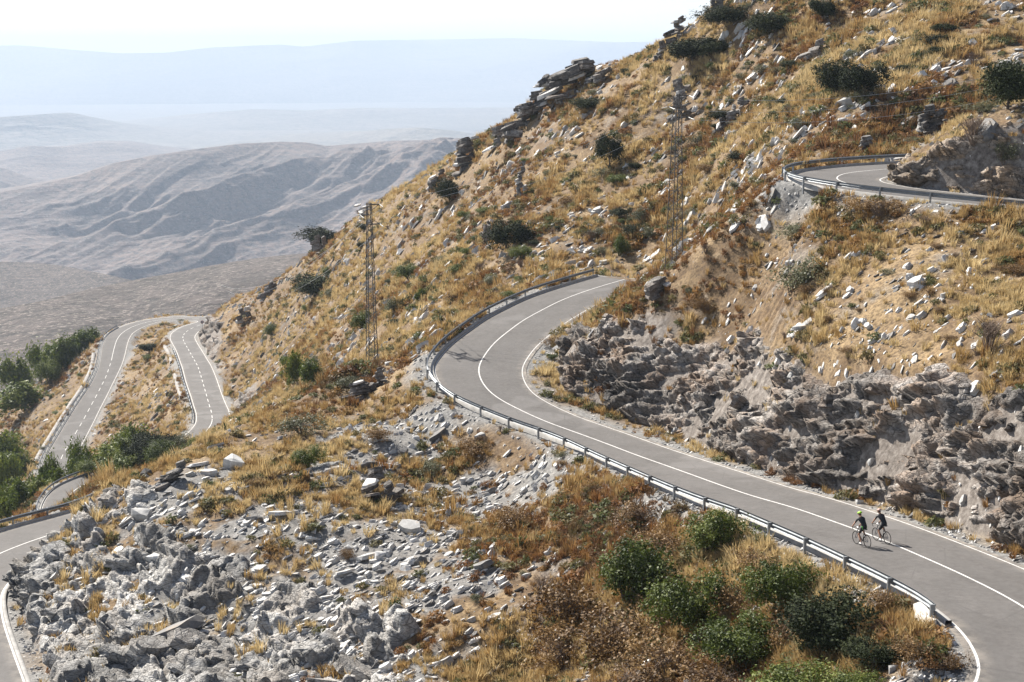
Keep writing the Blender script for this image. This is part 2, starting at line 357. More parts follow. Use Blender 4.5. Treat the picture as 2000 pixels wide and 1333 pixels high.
BASE = np.zeros((len(_gy), len(_gx)), np.float32)
for j in range(0, len(_gy), 16):
    gx, gy = np.meshgrid(_gx, _gy[j:j + 16])
    d2 = ((gx[..., None] - CT[:, 0]) ** 2 + (gy[..., None] - CT[:, 1]) ** 2).astype(np.float32) / 1e4
    BASE[j:j + 16] = (0.5 * d2 * np.log(d2 + 1e-12)) @ _w[:-3].astype(np.float32) + _w[-3] + _w[-2] * gx / 100 + _w[-1] * gy / 100
# what is known of the ground just above the frame and far away stays within reason
def bilin(A, x, y):
    fx = np.clip((x - GX0) / GS, 0, A.shape[1] - 1.001); fy = np.clip((y - GY0) / GS, 0, A.shape[0] - 1.001)
    i = fx.astype(int); j = fy.astype(int); a = fx - i; b = fy - j
    return (A[j, i] * (1 - a) + A[j, i + 1] * a) * (1 - b) + (A[j + 1, i] * (1 - a) + A[j + 1, i + 1] * a) * b
def road_frame(path, x, y, reach):
    """for points: nearest station's signed lateral distance past the road edge (e), side (+1 left), road level, station"""
    n = len(x); e = np.full(n, 1e3, np.float32); side = np.ones(n, np.float32); zr = np.zeros(n, np.float32); st = np.zeros(n, np.int32); ov = np.zeros(n, np.float32)
    C = path.C.astype(np.float32)
    lo = C[:, :2].min(0) - reach; hi = C[:, :2].max(0) + reach
    idx = np.nonzero((x > lo[0]) & (x < hi[0]) & (y > lo[1]) & (y < hi[1]))[0]
    for a in range(0, len(idx), 40000):
        k = idx[a:a + 40000]
        px = x[k].astype(np.float32); py = y[k].astype(np.float32)
        best = np.full(len(k), 1e9, np.float32); bi = np.zeros(len(k), np.int32)
        for q in range(0, len(C), 2):                      # coarse pass over every second station
            d = (px - C[q, 0]) ** 2 + (py - C[q, 1]) ** 2
            m = d < best; best[m] = d[m]; bi[m] = q
        dx = px - C[bi, 0]; dy = py - C[bi, 1]
        al = dx * path.T[bi, 0] + dy * path.T[bi, 1]
        la = dx * path.N[bi, 0] + dy * path.N[bi, 1]
        sd = np.where(la > 0, 1.0, -1.0)
        w = np.where(la > 0, path.wl[bi], path.wr[bi])
        ov[k] = np.where(bi <= 1, np.maximum(-al - 0.5, 0), 0) + np.where(bi >= len(C) - 3, np.maximum(al - 0.5, 0), 0)
        grade = np.gradient(path.C[:, 2], path.s)[bi]
        e[k] = np.abs(la) - w; side[k] = sd; zr[k] = C[bi, 2] + grade * np.clip(al, -2, 2); st[k] = bi
    return e, side, zr, st, ov
def ground(x, y, rough=True, full=False):
    x = np.asarray(x, np.float64).ravel(); y = np.asarray(y, np.float64).ravel()
    z = bilin(BASE, x, y).astype(np.float64)
    if rough:
        z = z + 0.9 * fbm(x / 17, y / 17, oct=3, seed=3) + 0.38 * fbm(x / 3.1, y / 3.1, oct=3, seed=9)
    near = np.full(len(x), 1e3); cutm = np.zeros(len(x)); which = np.zeros(len(x), np.int8)
    wob = 0.5 * fbm(x / 2.3, y / 2.3, oct=3, seed=21) + 0.9 * fbm(x / 7.0, y / 7.0, oct=2, seed=22)
    for ri, (k, path) in enumerate(PATH.items()):
        g = GRADE[k]
        e, side, zr, st, ov = road_frame(path, x, y, 34)
        m = e < 30
        if not m.any(): continue
        L = side > 0
        sh = np.where(L, g[0], g[1]); cut = np.where(L, g[2], g[3]); fill = np.where(L, g[4], g[5])
        if k == 'M':                                       # the bend itself has a wider verge and a gentler bank
            yy = path.C[st, 1]; bend = np.clip((yy - 92) / 12, 0, 1) * L
            sh = sh + 1.3 * bend * np.clip((150 - yy) / 10, 0, 1); cut = cut - 1.05 * bend
        t = np.maximum(e - sh - (0.35 * wob if rough else 0), 0)
        t = np.where(e < sh * 0.6, 0, t)
        hi = zr + cut * t * (1 + 0.12 * wob); lo = zr - fill * t
        lo = np.where(t > 9, lo - (t - 9) * 0.7, lo); hi = np.where(t > 16, hi + (t - 16) * 6, hi)
        shoulder = zr - 0.06 - 0.05 * np.clip(e, 0, 2)
        z2 = np.clip(z, lo, hi); z2 = np.where(t <= 0, shoulder + (0.04 * wob if rough else 0) * np.clip(e, 0, 1), z2)
        fade = np.clip(1 - ov / 6, 0, 1); fade = fade * fade * (3 - 2 * fade); z2 = z + (z2 - z) * fade
        hmax = {'M': 6.8, 'U': 7.0, 'F': 4.5, 'R': 5.0}[k]
        cm = fade * np.clip((zr + hmax + 2.2 * wob - z2) * 0.8 + 0.5, 0, 1) * np.clip((z - hi) * 2 + 0.6, 0, 1) * (t > 0) * (t < 14) * np.where((not L.all()) & (k in 'MU') & ~L, 0.0, 1.0)
        z = np.where(m, z2, z); cutm = np.where(m, np.maximum(cutm * (e > 0.5), cm), cutm)
        e2 = np.where(m, e + ov * 4, 1e3); nn = e2 < near; which[nn] = ri; near = np.minimum(near, e2)
    if full: return z, near, cutm, which
    return z
def gz(x, y): return float(ground(np.array([x]), np.array([y]))[0])

# ------------------------------------------------------------------ materials of the land
def m_hillside():
    t = NT('hillside_soil')
    n1 = t.noise(0.09, 4, 0.6); n2 = t.noise(0.7, 5, 0.65); n3 = t.noise(4.0, 6, 0.7); n4 = t.noise(0.25, 5, 0.6)
    c = t.ramp(n2, [(0.28, (0.075, 0.047, 0.026)), (0.45, (0.14, 0.09, 0.046)), (0.6, (0.215, 0.15, 0.085)), (0.8, (0.33, 0.255, 0.165))])
    c = t.mix(t.ramp(n1, [(0.48, 0.0), (0.66, 0.6)]), c, (0.36, 0.26, 0.14))
    c = t.mix(t.ramp(n3, [(0.38, 0.85), (0.58, 0.0)]), c, (0.06, 0.038, 0.022))
    grav = t.ramp(n3, [(0.3, (0.09, 0.088, 0.085)), (0.55, (0.20, 0.195, 0.187)), (0.75, (0.34, 0.325, 0.305))])
    gm = t.math('ADD', t.attr('gravel'), t.ramp(n4, [(0.56, 0.0), (0.66, 0.45)]))
    c = t.mix(t.math('MINIMUM', gm, 1.0), c, grav)
    rk = t.ramp(t.noise(2.2, 6, 0.7), [(0.3, (0.06, 0.05, 0.043)), (0.5, (0.16, 0.138, 0.12)), (0.7, (0.29, 0.262, 0.235))])
    c = t.mix(t.attr('rock'), c, rk)
    h = t.math('ADD', t.math('MULTIPLY', n3, 0.5), t.math('MULTIPLY', t.noise(13, 4, 0.7), 0.25))
    t.bump(h, 0.8, 0.15)
    return t.done(c, 0.95)
def m_rockface(name, dark, mid, light, rust, rustamt, grain=(1.0, 1.0, 1.0), rot=(0, 0, 0), scale=1.0):
    t = NT(name)
    v = t.mapping(t.pos(), grain, rot)
    n1 = t.noise(0.35 * scale, 5, 0.65, v); n2 = t.noise(1.9 * scale, 7, 0.72, v); n3 = t.noise(9.0 * scale, 6, 0.75, v)
    c = t.ramp(n2, [(0.28, dark), (0.48, mid), (0.7, light)])
    c = t.mix(t.ramp(n3, [(0.3, 0.55), (0.5, 0.0)]), c, tuple(x * 0.45 for x in dark))
    c = t.mix(t.math('MULTIPLY', t.ramp(n1, [(0.44, 0.0), (0.62, 1.0)]), rustamt), c, t.mix(n2, tuple(k * 0.4 for k in rust), rust))
    big = t.noise(0.12 * scale, 3, 0.5)
    c = t.mix(1.0, c, t.ramp(big, [(0.38, 0.6), (0.6, 1.4)]), 'MULTIPLY')
    w = t.mix(0.25, t.mapping(v, (1.0, 1.0, 2.6), (0.3, 0.25, 0.2)), t.noise(1.3, 3, 0.6, v), 'ADD')
    k1 = t.voronoi(0.8 * scale, w, 'DISTANCE_TO_EDGE'); k2 = t.voronoi(2.6 * scale, w, 'DISTANCE_TO_EDGE')
    c = t.mix(t.ramp(k1, [(0.0, 0.75), (0.045, 0.0)]), c, tuple(x * 0.3 for x in dark)); c = t.mix(t.ramp(k2, [(0.0, 0.5), (0.05, 0.0)]), c, tuple(x * 0.4 for x in dark))
    h = t.math('ADD', t.math('MULTIPLY', n2, 0.6), t.math('ADD', t.math('MULTIPLY', n3, 0.3), t.math('MULTIPLY', t.ramp(k2, [(0.0, 0.0), (0.12, 1.0)]), 0.5)))
    t.bump(h, 0.8, 0.08)
    return t.done(c, 0.9)
MAT_HILL = m_hillside()
MAT_CUT = m_rockface('cut_rock', (0.055, 0.048, 0.043), (0.175, 0.158, 0.144), (0.36, 0.335, 0.31), (0.23, 0.14, 0.078), 0.6)
MAT_BANK = m_rockface('sunlit_brown_rock', (0.08, 0.065, 0.05), (0.24, 0.195, 0.155), (0.40, 0.35, 0.30), (0.3, 0.19, 0.10), 0.7)  # lighter brown copy of the cut rock, sunlight put into its colour
MAT_CRAG = m_rockface('crag_rock', (0.06, 0.055, 0.05), (0.15, 0.142, 0.135), (0.30, 0.285, 0.27), (0.2, 0.13, 0.08), 0.4)
MAT_GREYROCK = m_rockface('grey_schist', (0.125, 0.121, 0.116), (0.28, 0.272, 0.26), (0.45, 0.44, 0.42), (0.24, 0.165, 0.10), 0.3)

# ------------------------------------------------------------------ the hillside as one sheet, finer near the viewer
NT_, NR_ = 560, 1120
th = np.linspace(-0.50, 0.47, NT_)
rr = 36.0 * np.exp(np.linspace(0, math.log(640.0 / 36.0), NR_))
R2, T2 = np.meshgrid(rr, th, indexing='ij')
HX = (R2 * np.sin(T2)).ravel(); HY = (R2 * np.cos(T2)).ravel()
HZ, HNEAR, HCUT, HWHICH = ground(HX, HY, full=True)
# gravel lies on the shoulders and spills from the outside of the bends
gn = fbm(HX / 4.0, HY / 4.0, oct=3, seed=31)
gravel = np.clip(1.35 - np.maximum(HNEAR, 0) / 2.2 + 0.8 * gn, 0, 1) * (HNEAR > -1)
gravel = np.where(HNEAR < 900, gravel, 0)
def blob(x, y, cx, cy, r, seed, k=0.6):
    d = np.hypot(x - cx, y - cy) / r + k * fbm(x / (r * 0.4), y / (r * 0.4), oct=3, seed=seed)
    return np.clip((1.0 - d) * 3, 0, 1)
SPILLS = [(-9,112,6.5),(-12,104,5),(-4,100,5.5),(2,97,4),(-9,90,6),(-16,95,5),(-13,82,6),(-20,88,5),(9,84,3),(-24,100,5),(-4,84,4),(-20,76,6),(-8,74,5)]
for i, (cx, cy, r) in enumerate(SPILLS):
    gravel = np.maximum(gravel, 0.9 * blob(HX, HY, cx, cy, r, 40 + i))
if True:
    step = rr[:, None] * 0
    HZ = HZ + 0.10 * fbm(HX / 0.8, HY / 0.8, oct=3, seed=77) * np.clip(HNEAR / 1.0, 0, 1) * np.clip(1.4 - HY / 260, 0.3, 1)
me = mesh_np('hillside', np.stack([HX, HY, HZ], -1), grid_faces(NR_, NT_)[:, ::-1], [MAT_HILL], True, {'gravel': gravel, 'rock': np.clip(HCUT, 0, 1)})
hillside = tag(obj('hillside', me), kind='structure')

# ------------------------------------------------------------------ road decks with their lines
def m_asphalt():
    t = NT('asphalt')
    a = t.noise(0.35, 4, 0.6); b = t.noise(3.0, 5, 0.7); c3 = t.noise(45, 3, 0.7)
    c = t.ramp(a, [(0.3, (0.079, 0.073, 0.069)), (0.7, (0.113, 0.105, 0.10))])
    k = t.ramp(b, [(0.3, 0.78), (0.7, 1.18)])
    c = t.mix(1.0, c, k, 'MULTIPLY')
    c = t.mix(1.0, c, t.ramp(c3, [(0.3, 0.85), (0.7, 1.15)]), 'MULTIPLY')
    trk = t.attr('track')
    c = t.mix(t.math('MULTIPLY', trk, t.ramp(b, [(0.3, 0.3), (0.7, 0.75)])), c, (0.10, 0.094, 0.09))
    pat = t.ramp(t.noise(0.16, 2, 0.4, t.mapping(t.pos(), (1, 1, 1), (0, 0, 0.4))), [(0.60, 0.0), (0.63, 0.2)])
    c = t.mix(pat, c, (0.215, 0.205, 0.20))
    c = t.mix(t.math('MULTIPLY', t.attr('dust'), t.ramp(t.noise(1.4, 5, 0.7), [(0.4, 0.1), (0.62, 0.9)])), c, (0.29, 0.255, 0.215))
    stn = t.noise(0.8, 5, 0.65, t.mapping(t.pos(), (1, 0.35, 1), (0, 0, 0.35)))
    c = t.mix(t.ramp(stn, [(0.56, 0.0), (0.7, 0.5)]), c, (0.085, 0.08, 0.076))
    cr = t.voronoi(0.45, t.mapping(t.pos(), (1, 0.55, 1), (0, 0, 0.5)), 'DISTANCE_TO_EDGE')
    cm = t.math('MULTIPLY', t.ramp(cr, [(0.0, 0.55), (0.018, 0.0)]), t.ramp(a, [(0.45, 0.0), (0.6, 1.0)]))
    c = t.mix(cm, c, (0.07, 0.066, 0.064))
    t.bump(c3, 0.25, 0.02)
    return t.done(c, 0.86)
def m_paint():
    t = NT('road_paint'); n = t.noise(5, 5, 0.7); n2 = t.noise(30, 3, 0.7)
    c = t.ramp(n, [(0.3, (0.28, 0.27, 0.26)), (0.55, (0.56, 0.55, 0.53))])
    c = t.mix(t.ramp(n2, [(0.28, 0.6), (0.4, 0.0)]), c, (0.3, 0.29, 0.28))
    return t.done(c, 0.7)
MAT_ASPHALT = m_asphalt(); MAT_PAINT = m_paint()
MAT_KERB = plain('kerb_concrete', (0.3, 0.29, 0.275), 0.9, 0, 0.25, 2.0)
def ribbon(name, rails, mats, parent=None, smooth=True, attrs=None):
    """sheet through a list of lines with the same number of points, first one left"""
    A = np.stack(rails, 1); n, k = A.shape[:2]
    me = mesh_np(name, A.reshape(-1, 3), grid_faces(n, k)[:, ::-1], mats, smooth, attrs)
    return obj(name, me, parent)
ROADNAME = {'M': 'road', 'U': 'road', 'F': 'road', 'R': 'road'}
road_obj = {}
for key, p in PATH.items():
    ds = np.linspace(-1, 1, 17)
    lines = [p.off(np.where(d > 0, p.wl + 0.35, p.wr + 0.35) * d, 0.02 - 0.05 * abs(d)) for d in ds[::-1]]
    # wheel tracks: two per lane, a little darker
    tr = [sum(math.exp(-((abs(d) * 3.7 - q) / 0.42) ** 2) for q in (1.0, 2.6)) for d in ds[::-1]]
    ed = [max(0.0, (abs(d) - 0.80) / 0.2) for d in ds[::-1]]
    road = ribbon('road', lines, [MAT_ASPHALT], None, True, {'track': np.tile(tr, len(p.C)), 'dust': np.tile(ed, len(p.C))})
    tag(road, kind='structure'); road_obj[key] = road
def surf(p, d):                                   # a line on the deck at signed distance d, following its camber
    w = np.where(np.broadcast_to(d, len(p.C)) > 0, p.wl + 0.35, p.wr + 0.35)
    return p.off(d, 0.024 - 0.05 * np.abs(np.broadcast_to(d, len(p.C)) / w))
def paint_line(key, d, width, i0=0, i1=None, name='painted_line'):
    p = PATH[key]; d = np.broadcast_to(d, len(p.C))
    a, b = surf(p, d + width / 2)[i0:i1], surf(p, d - width / 2)[i0:i1]
    if len(a) < 2: return
    return ribbon(name, [a, b], [MAT_PAINT], road_obj[key])
for key in ('M', 'U', 'F', 'R'):
    p = PATH[key]
    paint_line(key, p.wl - 0.02, 0.085 if key == 'M' else 0.11, name='edge_line'); paint_line(key, -(p.wr - 0.02), 0.12, name='edge_line')
for key in ('M', 'U', 'F'): paint_line(key, 0.0, 0.11, name='centre_line')
# the lower loop: solid in the bends, dashed on the straights
p = PATH['R']
def near_i(p, x, y): return int(np.argmin((p.C[:, 0] - x) ** 2 + (p.C[:, 1] - y) ** 2))
i_a, i_b = near_i(p, -61, 282), near_i(p, -90, 386)
paint_line('R', 0.0, 0.13, 0, i_a, 'centre_line')
i_c = near_i(p, -115.5, 404); i_d = near_i(p, -104, 318)
for a, b in ((i_a, i_c - 52), (i_c, i_d)):
    i = a
    while i < b:
        paint_line('R', 0.0, 0.14, i, min(i + 4, b + 1), 'centre_dash'); i += 6
paint_line('R', 0.0, 0.14, i_c - 52, i_c + 1, 'centre_line')

# ------------------------------------------------------------------ far hills, the valley floor, haze
def m_far(name, a, b, spec, sc):
    t = NT(name)
    n1 = t.noise(0.004 * sc, 6, 0.6); n2 = t.noise(0.05 * sc, 6, 0.75); n3 = t.noise(0.16 * sc, 3, 0.7)
    c = t.mix(t.ramp(n1, [(0.35, 0.0), (0.65, 1.0)]), a, b)
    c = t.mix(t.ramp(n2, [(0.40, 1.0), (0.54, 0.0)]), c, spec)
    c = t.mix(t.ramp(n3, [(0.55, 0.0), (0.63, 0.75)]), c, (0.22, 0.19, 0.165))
    ter = t.noise(0.02 * sc, 3, 0.6, t.mapping(t.pos(), (0.35, 0.35, 9.0)))   # old terraces along the contours
    c = t.mix(t.ramp(ter, [(0.40, 0.35), (0.48, 0.0)]), c, spec)
    t.bump(t.math('ADD', n2, t.math('MULTIPLY', ter, 0.8)), 0.8, 6.0 / sc)
    return t.done(c, 0.95)
def far_hill(name, crest, rc, r0, vb, mat, seed, gul=0.3, nx=260, ny=110, rot=0.6, lenx=700., leny=230., us=(-420, 1500), back=0.5, pw=0.85):
    u = np.linspace(us[0], us[1], nx); cu = np.array(crest, float)
    v = np.interp(u, cu[:, 0], cu[:, 1])
    for _ in range(2): v[1:-1] = (v[:-2] + 2 * v[1:-1] + v[2:]) / 4
    thv = np.arctan((u - 1000) / F_PX)
    el = np.arctan((HORIZON - v) / F_PX) * 1.02
    elb = math.atan((HORIZON - vb) / F_PX)
    rcv = rc * (1 + 0.06 * vnoise(u / 300, u * 0, seed=seed))
    zc_ = rcv * np.tan(el); zb = r0 * math.tan(elb)
    t = np.r_[np.linspace(0, 1, ny), 1 + np.linspace(0, back, ny // 4)[1:]]
    TT, _ = np.meshgrid(t, u, indexing='ij')
    R = r0 + (rcv - r0)[None, :] * TT
    X = R * np.sin(thv)[None, :]; Y = R * np.cos(thv)[None, :]
    front = np.clip(TT, 0, 1)
    Z = zb + (zc_[None, :] - zb) * front ** pw
    Z = Z - np.maximum(TT - 1, 0) ** 1.3 * (zc_[None, :] - zb) * 0.8
    ca, sa = math.cos(rot), math.sin(rot)
    A = (X * ca + Y * sa); B = (-X * sa + Y * ca)
    wx = 0.35 * fbm(X / (leny * 2.2), Y / (leny * 2.2), oct=3, seed=seed + 5)
    rd = ridged(A / lenx + wx, B / leny + wx, oct=6, seed=seed + 9)
    Hh = (zc_[None, :] - zb)
    env = np.clip(TT, 0, 1) ** 0.5 * np.clip((1.0 - TT) * 4.5, 0, 1)
    Z = Z + gul * Hh * env * (rd - 0.35) + 0.02 * Hh * fbm(X / (leny * .3), Y / (leny * .3), oct=4, seed=seed + 30) * np.clip(1.3 - TT, 0.15, 1)
    me = mesh_np(name, np.stack([X, Y, Z], -1).reshape(-1, 3), grid_faces(len(t), nx)[:, ::-1], [mat], True)
    return tag(obj(name, me), kind='structure')
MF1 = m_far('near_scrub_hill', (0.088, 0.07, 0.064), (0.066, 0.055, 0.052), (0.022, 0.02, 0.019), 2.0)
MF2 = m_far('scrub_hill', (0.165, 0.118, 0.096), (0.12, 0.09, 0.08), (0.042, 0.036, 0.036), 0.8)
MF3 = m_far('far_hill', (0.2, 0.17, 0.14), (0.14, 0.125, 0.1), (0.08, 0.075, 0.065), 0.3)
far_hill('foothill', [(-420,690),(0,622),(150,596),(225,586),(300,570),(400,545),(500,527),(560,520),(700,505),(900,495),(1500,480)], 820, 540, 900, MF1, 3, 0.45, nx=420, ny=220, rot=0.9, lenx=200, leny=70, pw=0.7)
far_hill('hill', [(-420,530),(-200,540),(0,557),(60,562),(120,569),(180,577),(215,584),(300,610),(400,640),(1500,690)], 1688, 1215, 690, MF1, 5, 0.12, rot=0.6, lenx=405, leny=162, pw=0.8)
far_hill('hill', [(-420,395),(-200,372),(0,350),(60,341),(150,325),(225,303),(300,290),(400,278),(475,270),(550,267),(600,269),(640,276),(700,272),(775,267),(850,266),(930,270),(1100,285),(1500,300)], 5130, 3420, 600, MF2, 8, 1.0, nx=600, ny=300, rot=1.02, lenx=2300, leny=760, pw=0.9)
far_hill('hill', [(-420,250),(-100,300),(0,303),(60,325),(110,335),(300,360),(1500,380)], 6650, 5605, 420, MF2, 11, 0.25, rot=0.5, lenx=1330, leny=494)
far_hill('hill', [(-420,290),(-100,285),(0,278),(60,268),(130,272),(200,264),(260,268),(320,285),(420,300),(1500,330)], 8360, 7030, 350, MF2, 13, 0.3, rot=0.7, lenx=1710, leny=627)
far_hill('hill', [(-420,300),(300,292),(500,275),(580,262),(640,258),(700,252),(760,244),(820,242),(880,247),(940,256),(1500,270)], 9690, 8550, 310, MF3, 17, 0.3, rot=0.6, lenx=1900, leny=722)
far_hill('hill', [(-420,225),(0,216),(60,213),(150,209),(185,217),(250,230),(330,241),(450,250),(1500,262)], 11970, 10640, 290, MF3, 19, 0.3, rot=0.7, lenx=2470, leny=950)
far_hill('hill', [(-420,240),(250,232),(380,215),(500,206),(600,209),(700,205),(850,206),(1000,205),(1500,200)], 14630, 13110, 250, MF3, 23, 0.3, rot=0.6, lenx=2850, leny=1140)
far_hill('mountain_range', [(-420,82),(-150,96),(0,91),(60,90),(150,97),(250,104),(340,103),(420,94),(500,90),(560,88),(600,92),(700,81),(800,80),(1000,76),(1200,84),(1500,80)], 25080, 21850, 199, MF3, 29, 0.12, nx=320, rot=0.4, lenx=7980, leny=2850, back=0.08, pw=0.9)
# valley floor under it all
tt = np.linspace(-0.62, 0.62, 90); rv = 480 * np.exp(np.linspace(0, math.log(26800 / 480), 90))
RV, TV = np.meshgrid(rv, tt, indexing='ij')
ZV = -np.interp(RV, [480, 900, 1300, 2500, 3600, 6000, 9500, 15000, 22000, 27000], [215, 205, 290, 480, 680, 720, 745, 760, 760, 750]) + 6 * fbm(RV * np.sin(TV) / 900, RV * np.cos(TV) / 900, oct=3, seed=61)
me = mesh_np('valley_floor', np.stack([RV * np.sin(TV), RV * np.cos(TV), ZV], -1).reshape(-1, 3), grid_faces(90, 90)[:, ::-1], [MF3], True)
tag(obj('valley_floor', me), kind='structure')
# greenhouses on the far plain
MAT_GH = plain('greenhouse_plastic', (0.85, 0.86, 0.86), 0.5, 0, 0.05, 0.02)
ghs = [(12,188,22),(34,186,26),(52,184,20),(72,185,30),(92,183,22),(112,186,26),(44,190,16),(150,193,20),(165,191,26),(216,189,14),(268,201,14),(318,193,18),(330,200,16),(338,202,22)]
for u, v, w in ghs:
    Yg = 17500.0; x, y, z = atY(u, v, Yg); k = Yg / F_PX; zg = float(np.interp(math.hypot(x, y), [15000, 22000], [-760, -760]))
    s_ = zg / z; x, y = x * s_, y * s_; wd = w * k * s_
    mb = MB(); n = 4
    for i in range(n):
        a, b = -wd / 2 + wd * i / n, -wd / 2 + wd * (i + 1) / n; c_ = (a + b) / 2; L = 120.0
        mb.add([(a, -L, -4), (b, -L, -4), (b, -L, 5), (c_, -L, 9), (a, -L, 5), (a, L, -4), (b, L, -4), (b, L, 5), (c_, L, 9), (a, L, 5)],
               [(0, 1, 2, 3, 4), (9, 8, 7, 6, 5), (1, 6, 7, 2), (2, 7, 8, 3), (3, 8, 9, 4), (4, 9, 5, 0)])
    o = mb.build('greenhouse', MAT_GH, loc=(x, y, zg + 6))
    tag(o, 'white plastic greenhouse far off on the hazy valley floor', 'greenhouse', 'greenhouses on the far plain')
# the air: one closed box of thin even haze
mb = MB(); mb.box((0, 13300, -262), (46000, 27400, 1024))
hz = NT('haze_air'); hz.n.remove(hz.b)
pv = hz.n.new('ShaderNodeVolumePrincipled'); pv.inputs['Color'].default_value = (0.50, 0.60, 0.74, 1); pv.inputs['Density'].default_value = 7.5e-5; pv.inputs['Anisotropy'].default_value = 0.1
hz.lk(pv.outputs[0], hz.out.inputs['Volume'])
haze = tag(mb.build('haze', hz.m), kind='stuff')

# ------------------------------------------------------------------ rock cut into the hill beside the roads
def blocky(x, y, z, s=1.0, seed=0, dip=(0.35, 0.5)):
    """broken schist: tilted plates and blocks of two sizes, cracks between them; about -0.6..0.7"""
    a = x + 0.25 * s * fbm(x / s, y / s, z / s, 2, seed); b = y + 0.25 * s * fbm(y / s, z / s, x / s, 2, seed + 3)
    c = z + dip[0] * x + dip[1] * y
    v1, e1, q1 = voro(a / (2.6 * s), b / (2.6 * s), c / (0.8 * s), seed)
    v2, e2, q2 = voro(a / (1.05 * s), b / (1.05 * s), c / (0.42 * s), seed + 7)
    d = 0.7 * (v1 - 0.5) + 0.18 * (v2 - 0.5) + 0.95 * q1 + 0.34 * q2
    d = d - 0.20 * np.exp(-e1 / 0.10) - 0.08 * np.exp(-e2 / 0.12) + 1.3 * fbm(x / 4.5, y / 4.5, z / 2.6, 2, seed + 50)
    return d + 0.08 * fbm(x / (0.3 * s), y / (0.3 * s), z / (0.3 * s), 3, seed + 11)
def displaced_sheet(name, X, Y, mask, amp, mat, seed, s=1.0, lift=0.12, parent=None, dip=(0.35, 0.5), sink=0.3, fn=None):
    nr, nc = X.shape
    z = ground(X.ravel(), Y.ravel()).reshape(nr, nc)
    P = np.stack([X, Y, z], -1)
    du = np.gradient(P, axis=0); dv = np.gradient(P, axis=1)
    N = np.cross(du, dv); N /= np.linalg.norm(N, axis=-1)[..., None] + 1e-9
    N = np.where(N[..., 2:3] < 0, -N, N)
    for _ in range(6): N[1:-1, 1:-1] = (N[1:-1, 1:-1] * 2 + N[:-2, 1:-1] + N[2:, 1:-1] + N[1:-1, :-2] + N[1:-1, 2:]) / 6
    m = mask(X.ravel(), Y.ravel()).reshape(nr, nc) if callable(mask) else mask
    for _ in range(2): m[1:-1, 1:-1] = (m[1:-1, 1:-1] * 2 + m[:-2, 1:-1] + m[2:, 1:-1] + m[1:-1, :-2] + m[1:-1, 2:]) / 6
    ed = np.ones((nr, nc)); k = 4
    for q in range(k):
        w = q / k; ed[q] *= w; ed[-1 - q] *= w; ed[:, q] *= w; ed[:, -1 - q] *= w
    m = m * ed
    d = (fn or blocky)(X.ravel(), Y.ravel(), z.ravel(), s, seed, dip).reshape(nr, nc)
    D = (lift + amp * d) * m - sink * (1 - m)
    V = P + N * D[..., None]
    Fq = grid_faces(nr, nc)
    keep = (m.ravel()[Fq] > 0.02).any(1)
    n0 = np.cross(V[1, 0] - V[0, 0], V[0, 1] - V[0, 0])
    Fq = Fq[keep]
    nz = np.cross(V.reshape(-1, 3)[Fq[:, 1]] - V.reshape(-1, 3)[Fq[:, 0]], V.reshape(-1, 3)[Fq[:, 3]] - V.reshape(-1, 3)[Fq[:, 0]])[:, 2]
    if np.median(nz) < 0: Fq = Fq[:, ::-1]
    me = mesh_np(name, V.reshape(-1, 3), Fq, [mat], False)
    LAST['V'] = V.reshape(-1, 3); LAST['N'] = N.reshape(-1, 3); LAST['m'] = m.ravel()
    return obj(name, me, parent)
LAST = {}
def cut_strip(name, key, side, i0, i1, e0, e1, nv, step, amp, mat, seed, s=1.0, power=1.4, lift=0.12, dip=(0.35, 0.5)):
    p = PATH[key]; st = np.arange(i0, i1, 1); f = np.linspace(i0, i1 - 1, int((p.s[i1 - 1] - p.s[i0]) / step))
    C = np.stack([np.interp(f, st, p.C[st, k]) for k in (0, 1)], -1); N = np.stack([np.interp(f, st, p.N[st, k]) for k in (0, 1)], -1)
    w = np.interp(f, st, (p.wl if side > 0 else p.wr)[st])
    e = e0 + (e1 - e0) * np.linspace(0, 1, nv) ** power
    X = C[:, 0:1] + side * N[:, 0:1] * (w[:, None] + e[None, :]); Y = C[:, 1:2] + side * N[:, 1:2] * (w[:, None] + e[None, :])
    def mask(x, y):
        z, near, cm, wh = ground(x, y, full=True); return np.clip(cm * 1.6, 0, 1)
    return displaced_sheet(name, X, Y, mask, amp, mat, seed, s, lift, dip=dip)
def hull_into(bm, pts):
    vs = [bm.verts.new(p) for p in pts]
    r = bmesh.ops.convex_hull(bm, input=vs)
    bmesh.ops.delete(bm, geom=list({g for g in r['geom_interior'] + r['geom_unused'] if isinstance(g, bmesh.types.BMVert)}), context='VERTS')
def plate_stack(name, mat, seed, layers, thick, shrink=0.06):
    """a block of schist: a few angular plates lying on each other, edges not flush; radius about 1"""
    r = np.random.default_rng(seed); bm = bmesh.new(); z = -layers * thick * 0.5; ax, ay = r.uniform(0.8, 1.0), r.uniform(0.55, 0.85)
    base = r.uniform(0.72, 1.05, 7); ph = r.uniform(0, 6.28)
    for k in range(layers):
        th_ = thick * r.uniform(0.55, 1.5); ox, oy = r.normal() * 0.08, r.normal() * 0.08; sh = 1 - shrink * k + r.normal() * 0.05; pts = []
        for q in range(7):
            a = ph + q * 2 * math.pi / 7 + r.normal() * 0.12; rad = base[q] * sh * r.uniform(0.9, 1.06)
            pts.append((ox + ax * rad * math.cos(a), oy + ay * rad * math.sin(a), z + r.normal() * 0.02))
            rad *= r.uniform(0.86, 1.0); pts.append((ox + ax * rad * math.cos(a), oy + ay * rad * math.sin(a), z + th_ + r.normal() * 0.03))
        hull_into(bm, pts); z += th_ * r.uniform(0.8, 0.97)
    bmesh.ops.recalc_face_normals(bm, faces=bm.faces[:])
    me = bpy.data.meshes.new(name); bm.to_mesh(me); bm.free(); me.materials.append(mat)
    return me
